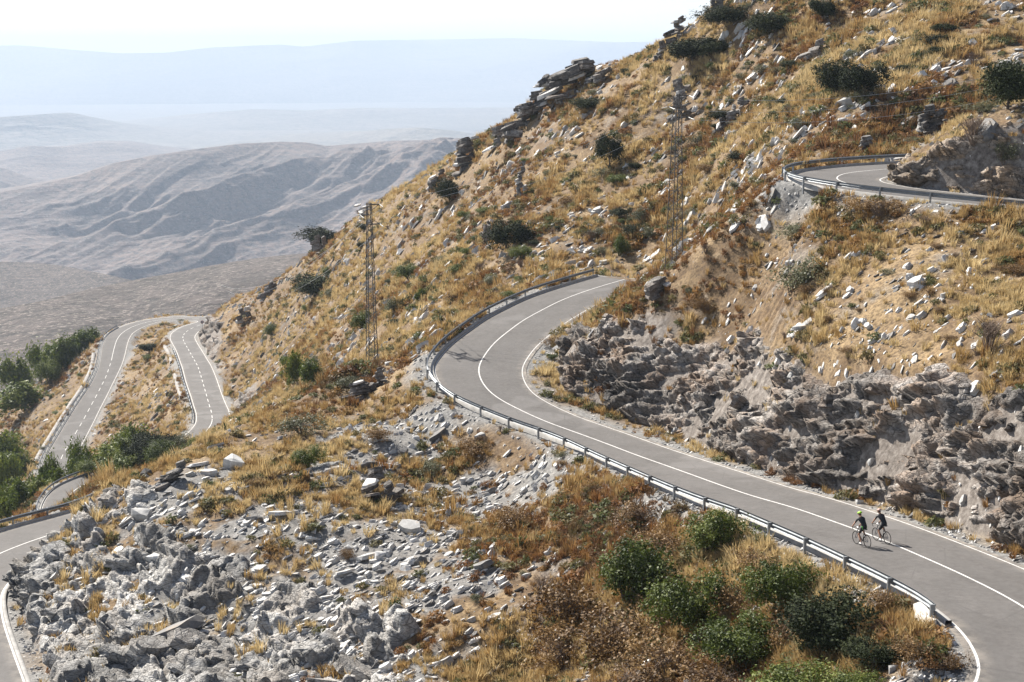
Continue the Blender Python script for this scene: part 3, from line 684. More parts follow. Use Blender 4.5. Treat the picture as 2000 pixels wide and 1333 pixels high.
BLOCKS_CUT = [plate_stack('block', MAT_CUT, 700 + i, 2 + i % 3, 0.22) for i in range(9)]
BLOCKS_BANK = [plate_stack('block', MAT_BANK, 780 + i, 2 + i % 3, 0.22) for i in range(6)]
CRAG_BLOCKS = [plate_stack('slab', MAT_CRAG, 760 + i, 2 + i % 4, 0.2, 0.03) for i in range(9)]
BLOCKS_GREY = [plate_stack('block', MAT_GREYROCK, 730 + i, 2 + i % 3, 0.2) for i in range(9)]
def stud(parent, meshes, n, s0, s1, seed, bed, push=0.1, pw=2.0, jit=0.22, flat=1.0):
    """sets n angular blocks into the rock sheet made last, lying along its beds"""
    r = np.random.default_rng(seed); ok = np.nonzero(LAST['m'] > 0.55)[0]
    for k in r.choice(ok, n, replace=False):
        p, nn = Vector(LAST['V'][k]), Vector(LAST['N'][k]); s = s0 + (s1 - s0) * r.random() ** pw
        zax = (Vector(bed) + Vector((r.normal() * jit, r.normal() * jit, r.normal() * jit))).normalized()
        o = obj('block', meshes[int(r.integers(0, len(meshes)))], parent, p + nn * (push * s), None, (s * r.uniform(0.85, 1.3), s * r.uniform(0.8, 1.1), s * flat * r.uniform(0.7, 1.4)))
        o.rotation_mode = 'QUATERNION'; o.rotation_quaternion = Vector((0, 0, 1)).rotation_difference(zax) @ Matrix.Rotation(r.uniform(-0.9, 0.9), 3, 'Z').to_quaternion()
pM = PATH['M']
ia, ib = near_i(pM, 6, 152), near_i(pM, 22.4, 52)
q_ = tag(cut_strip('cliff', 'M', 1, ia, ib, 0.9, 8.5, 100, 0.105, 0.95, MAT_CUT, 5, 0.95, lift=0.25), 'dark broken rock face cut along the inside of the middle road', 'rock face')
stud(q_, BLOCKS_CUT, 150, 0.25, 1.0, 1, (0.35, 0.4, 1.0), -0.12, 2.6)
pU = PATH['U']
q_ = tag(cut_strip('cliff', 'U', 1, 2, len(pU.C) - 2, 0.7, 8.0, 70, 0.15, 0.9, MAT_BANK, 15, 0.8), 'grey brown rock bank cut inside the upper hairpin bend', 'rock face')
stud(q_, BLOCKS_BANK, 50, 0.25, 0.9, 2, (-0.5, 0.3, 1.0), -0.1)
pF = PATH['F']
q_ = tag(cut_strip('cliff', 'F', -1, near_i(pF, -30, 72), near_i(pF, -33, 124), 0.6, 7.5, 80, 0.11, 1.0, MAT_GREYROCK, 25, 0.75), 'grey jagged rock bank beside the lower road at the bottom left', 'rock face')
stud(q_, BLOCKS_GREY, 90, 0.25, 0.9, 3, (0.35, 0.2, 1.0), 0.0)
pR = PATH['R']
tag(cut_strip('cliff', 'R', -1, near_i(pR, -60, 280), near_i(pR, -93, 430), 0.6, 9.0, 30, 0.4, 1.3, MAT_CUT, 35, 1.5), 'pale rubble bank along the right side of the lower loop road', 'rock face')
# bare grey rock humps in the foreground
HUMPS = [(-30,87,5.6),(-25.5,83,6.4),(-21,79,6.4),(-16,75.5,6.6),(-11,72,5.6),(-24,92,4.4),(-31.5,95,4.2),(-29,101,3.6),(-9,79,3.8),(-19,88,3.2),(-14,84,3.0),(-28,77,5),(-20,71,5)]
def hump_mask(x, y):
    m = np.zeros(len(x))
    for i, (cx, cy, r) in enumerate(HUMPS): m = np.maximum(m, blob(x, y, cx, cy, r, 120 + i, 0.45))
    z, near, cm, wh = ground(x, y, full=True)
    return m * np.clip((near - 1.2) / 0.8, 0, 1)
def slabby(x, y, z, s, seed, dip):
    """tilted plates of schist in thick and thin beds, split by a few deep joints"""
    c = z + 0.35 * x + 0.12 * y
    wx = 0.5 * fbm(x / 1.6, y / 1.6, z / 1.6, 3, seed + 40)
    v0, e0, q0 = voro((x + wx) / 4.4, (y + wx) / 3.2, c / 1.5, seed); v1, e1, q1 = voro((x + wx) / 1.9, (y - wx) / 1.3, c / 0.5, seed + 1)
    v2, e2, q2 = voro(x / 0.7, y / 0.7, c / 0.4, seed + 2)
    r = 0.9 * (v0 - 0.3) + 1.25 * q0 + 0.20 * (v1 - 0.5) + 0.5 * q1 + 0.08 * (v2 - 0.5) + 0.24 * q2 - 0.28 * np.exp(-e0 / 0.05) - 0.12 * np.exp(-e1 / 0.08)
    return r + 0.04 * fbm(x / 0.3, y / 0.3, z / 0.3, 2, seed + 9)
gx = np.arange(-36, -4, 0.115); gy = np.arange(66, 106, 0.125)
XX, YY = np.meshgrid(gx, gy)
q_ = tag(displaced_sheet('rock_outcrop', XX, YY, hump_mask, 0.8, MAT_GREYROCK, 55, 1.0, 0.35, fn=slabby), 'big bare grey rock mass in the bottom left foreground', 'rock')
stud(q_, BLOCKS_GREY, 150, 0.2, 1.7, 4, (0.38, 0.12, 1.0), -0.10, 3.0, 0.18, 0.8)

# ------------------------------------------------------------------ loose stones: angular slabs of schist, each one a thing
def m_stone(name, cols, lich):
    t = NT(name); o = t.objc(); r = t.rnd()
    n = t.noise(3.0, 6, 0.7, o); n2 = t.noise(14, 4, 0.7, o)
    c = t.ramp(n, [(0.3, cols[0]), (0.55, cols[1]), (0.75, cols[2])])
    c = t.mix(1.0, c, t.ramp(r, [(0.0, 0.7), (1.0, 1.22)]), 'MULTIPLY')
    c = t.mix(t.ramp(n2, [(0.3, 0.5), (0.45, 0.0)]), c, tuple(k * 0.5 for k in cols[0]))
    c = t.mix(t.ramp(t.noise(1.3, 3, 0.5, o), [(0.58, 0.0), (0.66, 0.55)]), c, lich)
    t.bump(t.math('ADD', n, t.math('MULTIPLY', n2, 0.5)), 0.6, 0.04)
    return t.done(c, 0.7)
MAT_STONE = m_stone('pale_slate', ((0.30, 0.295, 0.285), (0.50, 0.49, 0.475), (0.62, 0.61, 0.59)), (0.33, 0.25, 0.17))
MAT_DARKSTONE = m_stone('dark_schist', ((0.07, 0.067, 0.065), (0.14, 0.134, 0.13), (0.23, 0.22, 0.21)), (0.2, 0.15, 0.1))
def hull_mesh(name, pts, mat, sub=0, rough=0.0, seed=0):
    bm = bmesh.new()
    for p in pts: bm.verts.new(p)
    r = bmesh.ops.convex_hull(bm, input=bm.verts)
    bmesh.ops.delete(bm, geom=[g for g in r['geom_interior'] if isinstance(g, bmesh.types.BMVert)], context='VERTS')
    if sub:
        bmesh.ops.subdivide_edges(bm, edges=bm.edges[:], cuts=sub, use_grid_fill=True)
        bmesh.ops.triangulate(bm, faces=bm.faces[:])
        V = np.array([v.co[:] for v in bm.verts])
        d = fbm(V[:, 0] * 2 + seed, V[:, 1] * 2, V[:, 2] * 2, 3, seed)
        st = np.round((V[:, 2] + 0.3 * V[:, 0]) * 7) / 7 * 0.0
        for v, k in zip(bm.verts, d): v.co *= 1 + rough * k
    bmesh.ops.recalc_face_normals(bm, faces=bm.faces[:])
    me = bpy.data.meshes.new(name); bm.to_mesh(me); bm.free(); me.materials.append(mat)
    return me
def slab_pts(r, flat, n=13):
    out = []
    k = r.integers(5, 8); ang = np.sort(r.uniform(0, 2 * math.pi, k) * 0.35 + np.arange(k) * 2 * math.pi / k)
    ax, ay = r.uniform(0.75, 1.0), r.uniform(0.45, 0.8)
    for a in ang:
        q = r.uniform(0.75, 1.05)
        out.append((ax * q * math.cos(a), ay * q * math.sin(a), -flat * r.uniform(0.7, 1)))
        q2 = q * r.uniform(0.72, 1.02)
        out.append((ax * q2 * math.cos(a + .1), ay * q2 * math.sin(a + .1), flat * r.uniform(0.45, 1)))
    for _ in range(3): out.append((r.uniform(-.3, .3), r.uniform(-.3, .3), flat * r.uniform(0.9, 1.15)))
    return out
rs = np.random.default_rng(3)
SLABS = {m: [plate_stack('slab', mm, 800 + i + (50 if m == 'd' else 0), 1 + i % 3, 0.13) if i % 3 else hull_mesh('slab', slab_pts(rs, rs.uniform(0.10, 0.2)), mm, 1, 0.07, i) for i in range(9)] for m, mm in (('p', MAT_STONE), ('d', MAT_DARKSTONE))}
BOULD = {m: [plate_stack('boulder', mm, 900 + i, 3, 0.3) if i % 2 else hull_mesh('boulder', slab_pts(rs, rs.uniform(0.42, 0.7)), mm, 1, 0.08, i + 30) for i in range(6)] for m, mm in (('p', MAT_STONE), ('d', MAT_DARKSTONE))}
def px_ground(u, v, Y0=45.0, Y1=600.0):
    """the first ground met along the ray through a photo point"""
    dx, dy, dz = ray(u, v)
    t = np.linspace(Y0, Y1, 900) / dy
    x, y, z = dx * t, dy * t, dz * t
    g = ground(x, y)
    k = np.nonzero(z < g)[0]
    if not len(k): return None
    i = k[0]
    if i == 0: return (x[0], y[0], g[0])
    a = (z[i - 1] - g[i - 1]) / ((z[i - 1] - g[i - 1]) - (z[i] - g[i]) + 1e-9)
    tt_ = t[i - 1] + (t[i] - t[i - 1]) * a
    return (dx * tt_, dy * tt_, dz * tt_)
def slope_n(x, y, d=0.8):
    z = ground(np.array([x - d, x + d, x, x]), np.array([y, y, y - d, y + d]), rough=False)
    return Vector((-(z[1] - z[0]) / (2 * d), -(z[3] - z[2]) / (2 * d), 1)).normalized()
def find_ground(u, v, far=430):
    for k in range(30):
        p = px_ground(u, v + 4 * k)
        if p is not None and p[1] < far: return p
    return None
def m_per_px(Y): return Y * 1.02 / F_PX
def place_rock(u, v, w, kind, col, label, group=None, tilt=0.25, yaw=None, rise=0.0, cat='rock', hgt=1.0, name=None):
    p = px_ground(u, v)
    if p is None: return None
    L = w * m_per_px(p[1]) / 2 * 1.08
    me = random.choice((SLABS if kind == 's' else BOULD)[col])
    n = slope_n(p[0], p[1]); n0 = n; n = (n + Vector((-0.22, 0.22, 0.0))).normalized() if kind == 's' else n
    q = Vector((0, 0, 1)).rotation_difference((n + Vector((random.uniform(-tilt, tilt), random.uniform(-tilt, tilt), 0))).normalized())
    q = q @ Matrix.Rotation(yaw if yaw is not None else random.uniform(-0.6, 0.6), 3, 'Z').to_quaternion()
    o = obj(name or ('slate_stone' if kind == 's' else 'boulder'), me, None, Vector(p) + n * (L * (0.05 + rise)), None, (L * 1.1, L * random.uniform(0.7, 1.05), L * hgt * random.uniform(0.7, 1.15)))
    o.rotation_mode = 'QUATERNION'; o.rotation_quaternion = q
    return tag(o, label, cat, group)

# ------------------------------------------------------------------ plants: materials
def m_leaf(name, stops, rnd_amt=0.3, trans=0.25, rough=0.6):
    t = NT(name); r = t.rnd(); n = t.noise(0.9, 3, 0.6, t.objc()); n2 = t.noise(9, 2, 0.6, t.objc())
    cl = t.attr('clump')
    k = t.math('ADD', t.math('MULTIPLY', n, 0.3), t.math('ADD', t.math('ADD', t.math('MULTIPLY', n2, 0.2), t.math('MULTIPLY', cl, 0.5)), t.math('MULTIPLY', t.math('SUBTRACT', r, 0.5), rnd_amt)))
    c = t.ramp(k, stops)
    t.done(c, rough)
    tr = t.n.new('ShaderNodeBsdfTranslucent'); t.lk(c, tr.inputs[0])
    mx = t.n.new('ShaderNodeMixShader'); mx.inputs[0].default_value = trans
    t.lk(t.b.outputs[0], mx.inputs[1]); t.lk(tr.outputs[0], mx.inputs[2]); t.lk(mx.outputs[0], t.out.inputs[0])
    return t.m
def m_grass():
    t = NT('dry_grass'); k = t.attr('tint', 'INSTANCER')
    n = t.noise(1.2, 2, 0.5)
    k2 = t.math('ADD', k, t.math('MULTIPLY', t.math('SUBTRACT', n, 0.5), 0.25))
    c = t.ramp(k2, [(0.0, (0.50, 0.385, 0.20)), (0.22, (0.40, 0.285, 0.13)), (0.42, (0.28, 0.17, 0.062)), (0.58, (0.20, 0.095, 0.034)), (0.74, (0.11, 0.06, 0.032)), (0.88, (0.13, 0.11, 0.045)), (1.0, (0.08, 0.095, 0.035))])
    t.done(c, 0.7)
    tr = t.n.new('ShaderNodeBsdfTranslucent'); t.lk(c, tr.inputs[0])
    mx = t.n.new('ShaderNodeMixShader'); mx.inputs[0].default_value = 0.35
    t.lk(t.b.outputs[0], mx.inputs[1]); t.lk(tr.outputs[0], mx.inputs[2]); t.lk(mx.outputs[0], t.out.inputs[0])
    return t.m
MAT_GRASS = m_grass()
MAT_OAK = m_leaf('dark_oak_leaf', rough=0.9, stops= [(0.2, (0.010, 0.014, 0.006)), (0.5, (0.022, 0.030, 0.010)), (0.8, (0.05, 0.06, 0.02))], trans=0.08)
MAT_GREEN = m_leaf('green_shrub_leaf', [(0.2, (0.024, 0.038, 0.006)), (0.5, (0.075, 0.10, 0.016)), (0.8, (0.18, 0.20, 0.04))])
MAT_PINE = m_leaf('pine_needle', [(0.2, (0.026, 0.045, 0.006)), (0.5, (0.088, 0.118, 0.014)), (0.8, (0.19, 0.21, 0.032))])
MAT_OLIVE = m_leaf('grey_olive_leaf', [(0.2, (0.05, 0.055, 0.028)), (0.5, (0.10, 0.105, 0.055)), (0.8, (0.17, 0.17, 0.095))])
MAT_RUST = m_leaf('rusty_shrub_leaf', [(0.2, (0.06, 0.034, 0.016)), (0.5, (0.15, 0.085, 0.03)), (0.8, (0.28, 0.175, 0.07))])
MAT_TWIG = plain('dry_twig', (0.17, 0.125, 0.095), 0.9, 0, 0.3, 3)
MAT_BARK = plain('bark', (0.09, 0.07, 0.055), 0.95, 0, 0.35, 5)

# ------------------------------------------------------------------ plant meshes
def leaf_faces(C, N, size, rg, asp=1.6):
    """one quad per centre C, facing about N"""
    n = len(C); r = rg.normal(size=(n, 3)); N = N + 0.9 * r; N /= np.linalg.norm(N, axis=1)[:, None]
    a = np.cross(N, rg.normal(size=(n, 3))); a /= np.linalg.norm(a, axis=1)[:, None] + 1e-9; b = np.cross(N, a)
    s = size * rg.uniform(0.45, 1.45, (n, 1))
    V = np.stack([C - a * s * asp * .5, C + b * s * .5, C + a * s * asp * .5, C - b * s * .5], 1).reshape(-1, 3)
    return V, np.arange(4 * n).reshape(-1, 4)
def crown(seed, rx, rz, clumps, per, leaf, cr, mat, name, flat=0.0, lobes=5, asp=1.6, cone=0.0, up=0.0):
    """an uneven crown: lobes carry clumps, clumps carry leaves; base of the crown at z = 0, height about 2 rz"""
    rg = np.random.default_rng(seed)
    L = rg.normal(size=(lobes, 3)); L /= np.linalg.norm(L, axis=1)[:, None]; L *= rg.uniform(0.2, 0.8, (lobes, 1)); L[:, 2] = np.abs(L[:, 2]) * 0.9 - 0.25
    lr = rg.uniform(0.26, 0.58, lobes)
    k = rg.integers(0, lobes, clumps)
    d = rg.normal(size=(clumps, 3)); d /= np.linalg.norm(d, axis=1)[:, None]
    c = L[k] + d * (lr[k] * rg.uniform(0.55, 1.05, clumps))[:, None]
    sprig = rg.random(clumps) < 0.16; c[sprig] *= rg.uniform(1.08, 1.32, (int(sprig.sum()), 1))
    if cone: c[:, :2] *= (1 - cone * (c[:, 2:3] * 0.5 + 0.5)).clip(0.15)
    kk = np.repeat(np.arange(clumps), per)
    o = rg.normal(size=(len(kk), 3)) * cr * 0.55 * rg.uniform(0.35, 1.6, clumps)[kk][:, None]
    if up: o[:, 2] = o[:, 2] * (1 + up)
    P = c[kk] + o
    P[:, 2] = np.maximum(P[:, 2], -0.95 + 0.1 * rg.random(len(P)))
    nrm = d[kk] + np.array([0, 0, 0.35])
    P = P * np.array([rx, rx, rz]) + np.array([0, 0, rz * (0.95 - flat)])
    V, Fq = leaf_faces(P, nrm, leaf, rg, asp)
    cl = np.repeat((rg.random(clumps) * 0.75)[kk] + 0.25 * rg.random(len(kk)), 4)
    return mesh_np(name, V, Fq, [mat], False, {'clump': cl})
def stems(seed, rx, h, n, r0, mat, name, sub=2):
    rg = random.Random(seed); mb = MB()
    for i in range(n):
        a = rg.uniform(0, 6.28); e = rg.uniform(0.1, 0.85) * rx
        top = Vector((math.cos(a) * e, math.sin(a) * e, h * rg.uniform(0.6, 1.0)))
        mid = top * 0.5 + Vector((rg.uniform(-.1, .1) * rx, rg.uniform(-.1, .1) * rx, 0.12 * h))
        mb.tube([(0, 0, -0.25), mid, top], [r0, r0 * .65, r0 * .2], 4, cap=False)
        for _ in range(sub):
            q = mid.lerp(top, rg.uniform(0.0, 0.7)); b = rg.uniform(0, 6.28); l = rg.uniform(0.2, 0.45) * h
            mb.tube([q, q + Vector((math.cos(b) * l * .7, math.sin(b) * l * .7, l * .8))], [r0 * .4, r0 * .12], 3, cap=False)
    return mb.mesh(name, mat)
def trunk_mesh(seed, h, r, lean, mat):
    rg = random.Random(seed); mb = MB(); x = y = 0.0; pts = []; rad = []
    for i in range(6):
        t = i / 5; pts.append((x, y, -0.5 + (h + 0.5) * t)); rad.append(r * (1 - 0.75 * t)); x += rg.uniform(-1, 1) * lean; y += rg.uniform(-1, 1) * lean
    mb.tube(pts, rad, 7, cap=False)
    for i in range(7):
        k = rg.randint(1, 4); p = Vector(pts[k]); b = rg.uniform(0, 6.28); l = h * rg.uniform(0.25, 0.45)
        mb.tube([p, p + Vector((math.cos(b) * l * .6, math.sin(b) * l * .6, l * .35)), p + Vector((math.cos(b) * l, math.sin(b) * l, l * .8))], [rad[k] * .55, rad[k] * .35, rad[k] * .1], 5, cap=False)
    return mb.mesh('trunk', mat)
# unit plants: about 1 m in radius, 2 m tall; scaled when placed
KIND = {}
def reg(kind, items): KIND[kind] = items
reg('oak', [(crown(100 + i, 1.15, 1.05, 340, 34, 0.046, 0.16, MAT_OAK, 'foliage', lobes=7), trunk_mesh(i, 1.1, 0.07, 0.05, MAT_BARK), 'trunk') for i in range(4)])
reg('green', [(crown(200 + i, 1.22, 1.0, 300, 34, 0.042, 0.13, MAT_GREEN, 'foliage', lobes=8, up=0.5), stems(i, 0.8, 1.2, 12, 0.03, MAT_BARK, 'stems'), 'stems') for i in range(4)])
reg('pine', [(crown(300 + i, 1.2, 1.0, 170, 34, 0.055, 0.15, MAT_PINE, 'foliage', lobes=10, cone=0.28, asp=2.4, up=0.4), trunk_mesh(40 + i, 1.5, 0.06, 0.04, MAT_BARK), 'trunk') for i in range(5)])
reg('olive', [(crown(400 + i, 1.2, 0.9, 120, 26, 0.05, 0.18, MAT_OLIVE, 'foliage', lobes=6, up=0.6), stems(20 + i, 0.9, 1.1, 14, 0.025, MAT_TWIG, 'stems'), 'stems') for i in range(4)])
reg('rust', [(crown(500 + i, 1.2, 0.9, 110, 26, 0.05, 0.2, MAT_RUST, 'foliage', lobes=6, up=0.6), stems(30 + i, 1.0, 1.2, 26, 0.02, MAT_TWIG, 'stems', 3), 'stems') for i in range(3)])
reg('twig', [(None, stems(60 + i, 1.05, 1.7, 34, 0.024, MAT_TWIG, 'stems', 5), 'stems') for i in range(3)])
NAMES = {'oak': 'holm_oak', 'green': 'green_shrub', 'pine': 'pine_tree', 'olive': 'olive_shrub', 'rust': 'dry_shrub', 'twig': 'bare_shrub'}
def plant_at(p, rad, hgt, kind, label, group=None, cat=None, name=None):
    fol, st, stn = random.choice(KIND[kind])
    t = empty(name or NAMES[kind], (p[0], p[1], p[2] - 0.04 * hgt), (0, 0, random.uniform(0, 6.28)))
    if kind in ('pine', 'oak'): rad *= 1.22
    t.scale = (rad, rad * random.uniform(0.9, 1.1), hgt / 2)
    if fol: obj('foliage', fol, t)
    obj(stn, st, t)
    return tag(t, label, cat or ('tree' if kind in ('pine', 'oak') else 'shrub'), group)
def plant_px(u, v, w, h, kind, label, group=None, **k):
    """base at photo point (u, v), w and h its width and height in photo pixels"""
    p = find_ground(u, v)
    if p is None: return
    m = m_per_px(p[1])
    return plant_at(p, w * m / 2, h * m * 1.05, kind, label, group, **k)
def plant_top(u, vt, w, Y, kind, label, group=None, minh=1.0, **k):
    """stands at distance Y with its top at photo point (u, vt)"""
    x, y, z = atY(u, vt, Y); g = gz(x, y)
    return plant_at((x, y, g), w * m_per_px(Y) / 2, max(z - g, minh), kind, label, group, **k)

# ------------------------------------------------------------------ ground cover by geometry nodes (grass tufts, stones): one object each
def scatter(name, protos, P, E, S, idx, tint, label=None):
    pc = bpy.data.collections.new(name + '_kinds')
    for i, me in enumerate(protos):
        o = bpy.data.objects.new('%s_kind_%02d' % (name, i), me); pc.objects.link(o)
    me = bpy.data.meshes.new(name); n = len(P)
    me.vertices.add(n); me.vertices.foreach_set('co', np.ascontiguousarray(P, np.float32).ravel())
    for nm, ty, a in (('rot', 'FLOAT_VECTOR', E), ('scl', 'FLOAT_VECTOR', S)):
        at = me.attributes.new(nm, ty, 'POINT'); at.data.foreach_set('vector', np.ascontiguousarray(a, np.float32).ravel())
    at = me.attributes.new('idx', 'INT', 'POINT'); at.data.foreach_set('value', np.ascontiguousarray(idx, np.int32))
    at = me.attributes.new('tnt', 'FLOAT', 'POINT'); at.data.foreach_set('value', np.ascontiguousarray(tint, np.float32))
    o = obj(name, me)
    ng = bpy.data.node_groups.new(name, 'GeometryNodeTree')
    ng.interface.new_socket('Geometry', in_out='INPUT', socket_type='NodeSocketGeometry'); ng.interface.new_socket('Geometry', in_out='OUTPUT', socket_type='NodeSocketGeometry')
    N, Lk = ng.nodes, ng.links
    gi, go = N.new('NodeGroupInput'), N.new('NodeGroupOutput')
    ci = N.new('GeometryNodeCollectionInfo'); ci.inputs['Collection'].default_value = pc; ci.inputs['Separate Children'].default_value = True; ci.inputs['Reset Children'].default_value = True
    ip = N.new('GeometryNodeInstanceOnPoints'); ip.inputs['Pick Instance'].default_value = True
    def na(nm, dt):
        q = N.new('GeometryNodeInputNamedAttribute'); q.data_type = dt; q.inputs['Name'].default_value = nm
        return [s for s in q.outputs if s.enabled and s.name == 'Attribute'][0]
    e2r = N.new('FunctionNodeEulerToRotation')
    Lk.new(na('rot', 'FLOAT_VECTOR'), e2r.inputs[0]); Lk.new(e2r.outputs[0], ip.inputs['Rotation'])
    Lk.new(na('scl', 'FLOAT_VECTOR'), ip.inputs['Scale']); Lk.new(na('idx', 'INT'), ip.inputs['Instance Index'])
    Lk.new(gi.outputs[0], ip.inputs['Points']); Lk.new(ci.outputs[0], ip.inputs['Instance'])
    sa = N.new('GeometryNodeStoreNamedAttribute'); sa.domain = 'INSTANCE'; sa.data_type = 'FLOAT'; sa.inputs['Name'].default_value = 'tint'
    Lk.new(ip.outputs[0], sa.inputs['Geometry']); Lk.new(na('tnt', 'FLOAT'), [s for s in sa.inputs if s.name == 'Value' and s.enabled][0])
    Lk.new(sa.outputs[0], go.inputs[0])
    md = o.modifiers.new('scatter', 'NODES'); md.node_group = ng
    return tag(o, label, None, None, 'stuff')
def tuft(seed, n, rad, h, w, spread):
    rg = np.random.default_rng(seed); V = []; Fq = []
    for i in range(n):
        a = rg.uniform(0, 6.283); r = rad * math.sqrt(rg.random()) * 0.55; hh = h * rg.uniform(0.5, 1.1)
        bx, by = r * math.cos(a), r * math.sin(a); o = spread * hh * rg.uniform(0.3, 1.0); a2 = a + rg.normal() * 0.5
        mx, my = bx + o * .4 * math.cos(a2), by + o * .4 * math.sin(a2); tx, ty = bx + o * math.cos(a2), by + o * math.sin(a2)
        px, py = -math.sin(a2 + rg.normal() * .6) * w, math.cos(a2) * w
        b = len(V)
        V += [(bx - px, by - py, -0.05), (bx + px, by + py, -0.05), (mx + px * .8, my + py * .8, hh * .6), (mx - px * .8, my - py * .8, hh * .6), (tx + px * .15, ty + py * .15, hh), (tx - px * .15, ty - py * .15, hh)]
        Fq += [(b, b + 1, b + 2, b + 3), (b + 3, b + 2, b + 4, b + 5)]
    return mesh_np('tuft', np.array(V), np.array(Fq), [MAT_GRASS], False)
def bushlet(seed, n, rad, h, leaf):
    rg = np.random.default_rng(seed)
    d = rg.normal(size=(n, 3)); d /= np.linalg.norm(d, axis=1)[:, None]; d[:, 2] = np.abs(d[:, 2])
    P = d * rg.uniform(0.5, 1.0, (n, 1)) * np.array([rad, rad, h])
    V, Fq = leaf_faces(P, d, leaf, rg, 2.8)
    return mesh_np('tuft', V, Fq, [MAT_GRASS], False)
TUFTS = [tuft(1, 44, 0.5, 0.75, 0.022, 0.55), tuft(2, 52, 0.6, 0.6, 0.024, 0.8), tuft(3, 36, 0.4, 0.85, 0.02, 0.4), tuft(4, 56, 0.75, 0.45, 0.026, 0.9),
         bushlet(5, 120, 0.5, 0.5, 0.09), bushlet(6, 150, 0.6, 0.42, 0.085), bushlet(7, 90, 0.42, 0.55, 0.08)]
def spread(n, r0, r1, seed, th0=-0.42, th1=0.44, pw=0.0):
    rg = np.random.default_rng(seed)
    r = r0 * np.exp(rg.random(n) * math.log(r1 / r0)); th_ = rg.uniform(th0, th1, n)
    return r * np.sin(th_), r * np.cos(th_), rg
def normals_at(x, y, d=0.6):
    n = len(x)
    z = ground(np.r_[x - d, x + d, x, x], np.r_[y, y, y - d, y + d], rough=False)
    nx = -(z[n:2 * n] - z[:n]) / (2 * d); ny = -(z[3 * n:] - z[2 * n:3 * n]) / (2 * d)
    N = np.stack([nx, ny, np.ones(n)], -1); return N / np.linalg.norm(N, axis=1)[:, None]
def gravel_at(x, y, near):
    g = np.clip(1.35 - np.maximum(near, 0) / 2.2 + 0.8 * fbm(x / 4, y / 4, oct=3, seed=31), 0, 1) * (near < 900)
    for i, (cx, cy, r) in enumerate(SPILLS): g = np.maximum(g, 0.9 * blob(x, y, cx, cy, r, 40 + i))
    return g
def humps_at(x, y):
    m = np.zeros(len(x))
    for i, (cx, cy, r) in enumerate(HUMPS): m = np.maximum(m, blob(x, y, cx, cy, r, 120 + i, 0.45))
    return m
def grass_field(n, r0, r1, seed, smin, smax):
    x, y, rg = spread(n, r0, r1, seed)
    z, near, cm, wh = ground(x, y, full=True)
    g = gravel_at(x, y, near); h = humps_at(x, y)
    patch = fbm(x / 5.0, y / 5.0, oct=3, seed=91)
    dens = np.clip(0.56 + 1.35 * patch, 0.10, 1) * (1 - 0.88 * g) * (1 - 0.9 * np.clip(cm, 0, 1)) * (1 - 0.86 * h)
    keep = (rg.random(n) < dens) & (near > 0.75)
    x, y, z = x[keep], y[keep], z[keep]; n = len(x)
    zone = fbm(x / 14, y / 14, oct=3, seed=95); fine = fbm(x / 2.5, y / 2.5, oct=2, seed=96)
    tint = np.clip(0.27 + 0.6 * zone + 0.32 * fine + rg.normal(size=n) * 0.13, 0.0, 0.80)
    gr = rg.random(n) < 0.07; tint = np.where(gr, rg.uniform(0.86, 1.0, n), tint)
    big = rg.random(n) < 0.10
    idx = np.where((tint > 0.42) & (rg.random(n) < 0.6), rg.integers(4, 7, n), rg.integers(0, 4, n))
    idx = np.where(gr, rg.integers(4, 7, n), idx); big = big | gr
    s = rg.uniform(smin, smax, n) * np.where(big, 1.55, 1.0) * (0.8 + 0.5 * np.clip(patch[keep] + 0.3, 0, 1))
    E = np.stack([rg.normal(size=n) * 0.15, rg.normal(size=n) * 0.15, rg.uniform(0, 6.283, n)], -1)
    S = np.stack([s, s, s * rg.uniform(0.7, 1.15, n)], -1)
    return np.stack([x, y, z - 0.02], -1), E, S, idx, tint
parts_ = [grass_field(62000, 50, 135, 501, 0.38, 0.9), grass_field(150000, 130, 470, 502, 0.65, 1.4)]
scatter('dry_grass', TUFTS, *[np.concatenate([p_[k] for p_ in parts_]) for k in range(5)], label='dry golden and rust grass tufts all over the hillside')
def stone_field(n, r0, r1, seed, smin, smax, base, gk, hk, pw=3.0):
    x, y, rg = spread(n, r0, r1, seed)
    z, near, cm, wh = ground(x, y, full=True)
    g = gravel_at(x, y, near); h = humps_at(x, y); pt = fbm(x / 9.0, y / 9.0, oct=3, seed=93)
    dens = np.clip(base * (1 + 2.2 * pt) + gk * g + hk * h, 0.0, 1) * (1 - 0.5 * np.clip(cm, 0, 1))
    keep = (rg.random(n) < dens) & (near > 0.5)
    x, y, z, near = x[keep], y[keep], z[keep], near[keep]; n = len(x)
    N = normals_at(x, y) + rg.normal(size=(n, 3)) * 0.22 + np.array([-0.25, 0.24, 0.0])
    N /= np.linalg.norm(N, axis=1)[:, None]
    yaw = rg.normal(size=n) * 0.5 + 0.5
    E = np.empty((n, 3))
    for i in range(n):
        q = Vector((0, 0, 1)).rotation_difference(Vector(N[i])) @ Matrix.Rotation(yaw[i], 3, 'Z').to_quaternion(); E[i] = q.to_euler()
    s = smin + (smax - smin) * rg.random(n) ** pw
    s = np.where(near < 2.2, np.minimum(s, 0.16), s)
    S = np.stack([s * 1.15, s * rg.uniform(0.55, 1.0, n), s * rg.uniform(0.6, 1.2, n)], -1)
    return np.stack([x, y, z + 0.04 * s], -1), E, S, rg.integers(0, 18, n), rg.random(n)
stone_meshes = SLABS['p'] * 1 + SLABS['d'][:3] + BOULD['p'][:6]
parts_ = [stone_field(90000, 50, 135, 601, 0.05, 0.5, 0.13, 0.6, 0.5, 2.8), stone_field(60000, 130, 460, 602, 0.18, 1.2, 0.36, 0.35, 0.2, 2.6)]
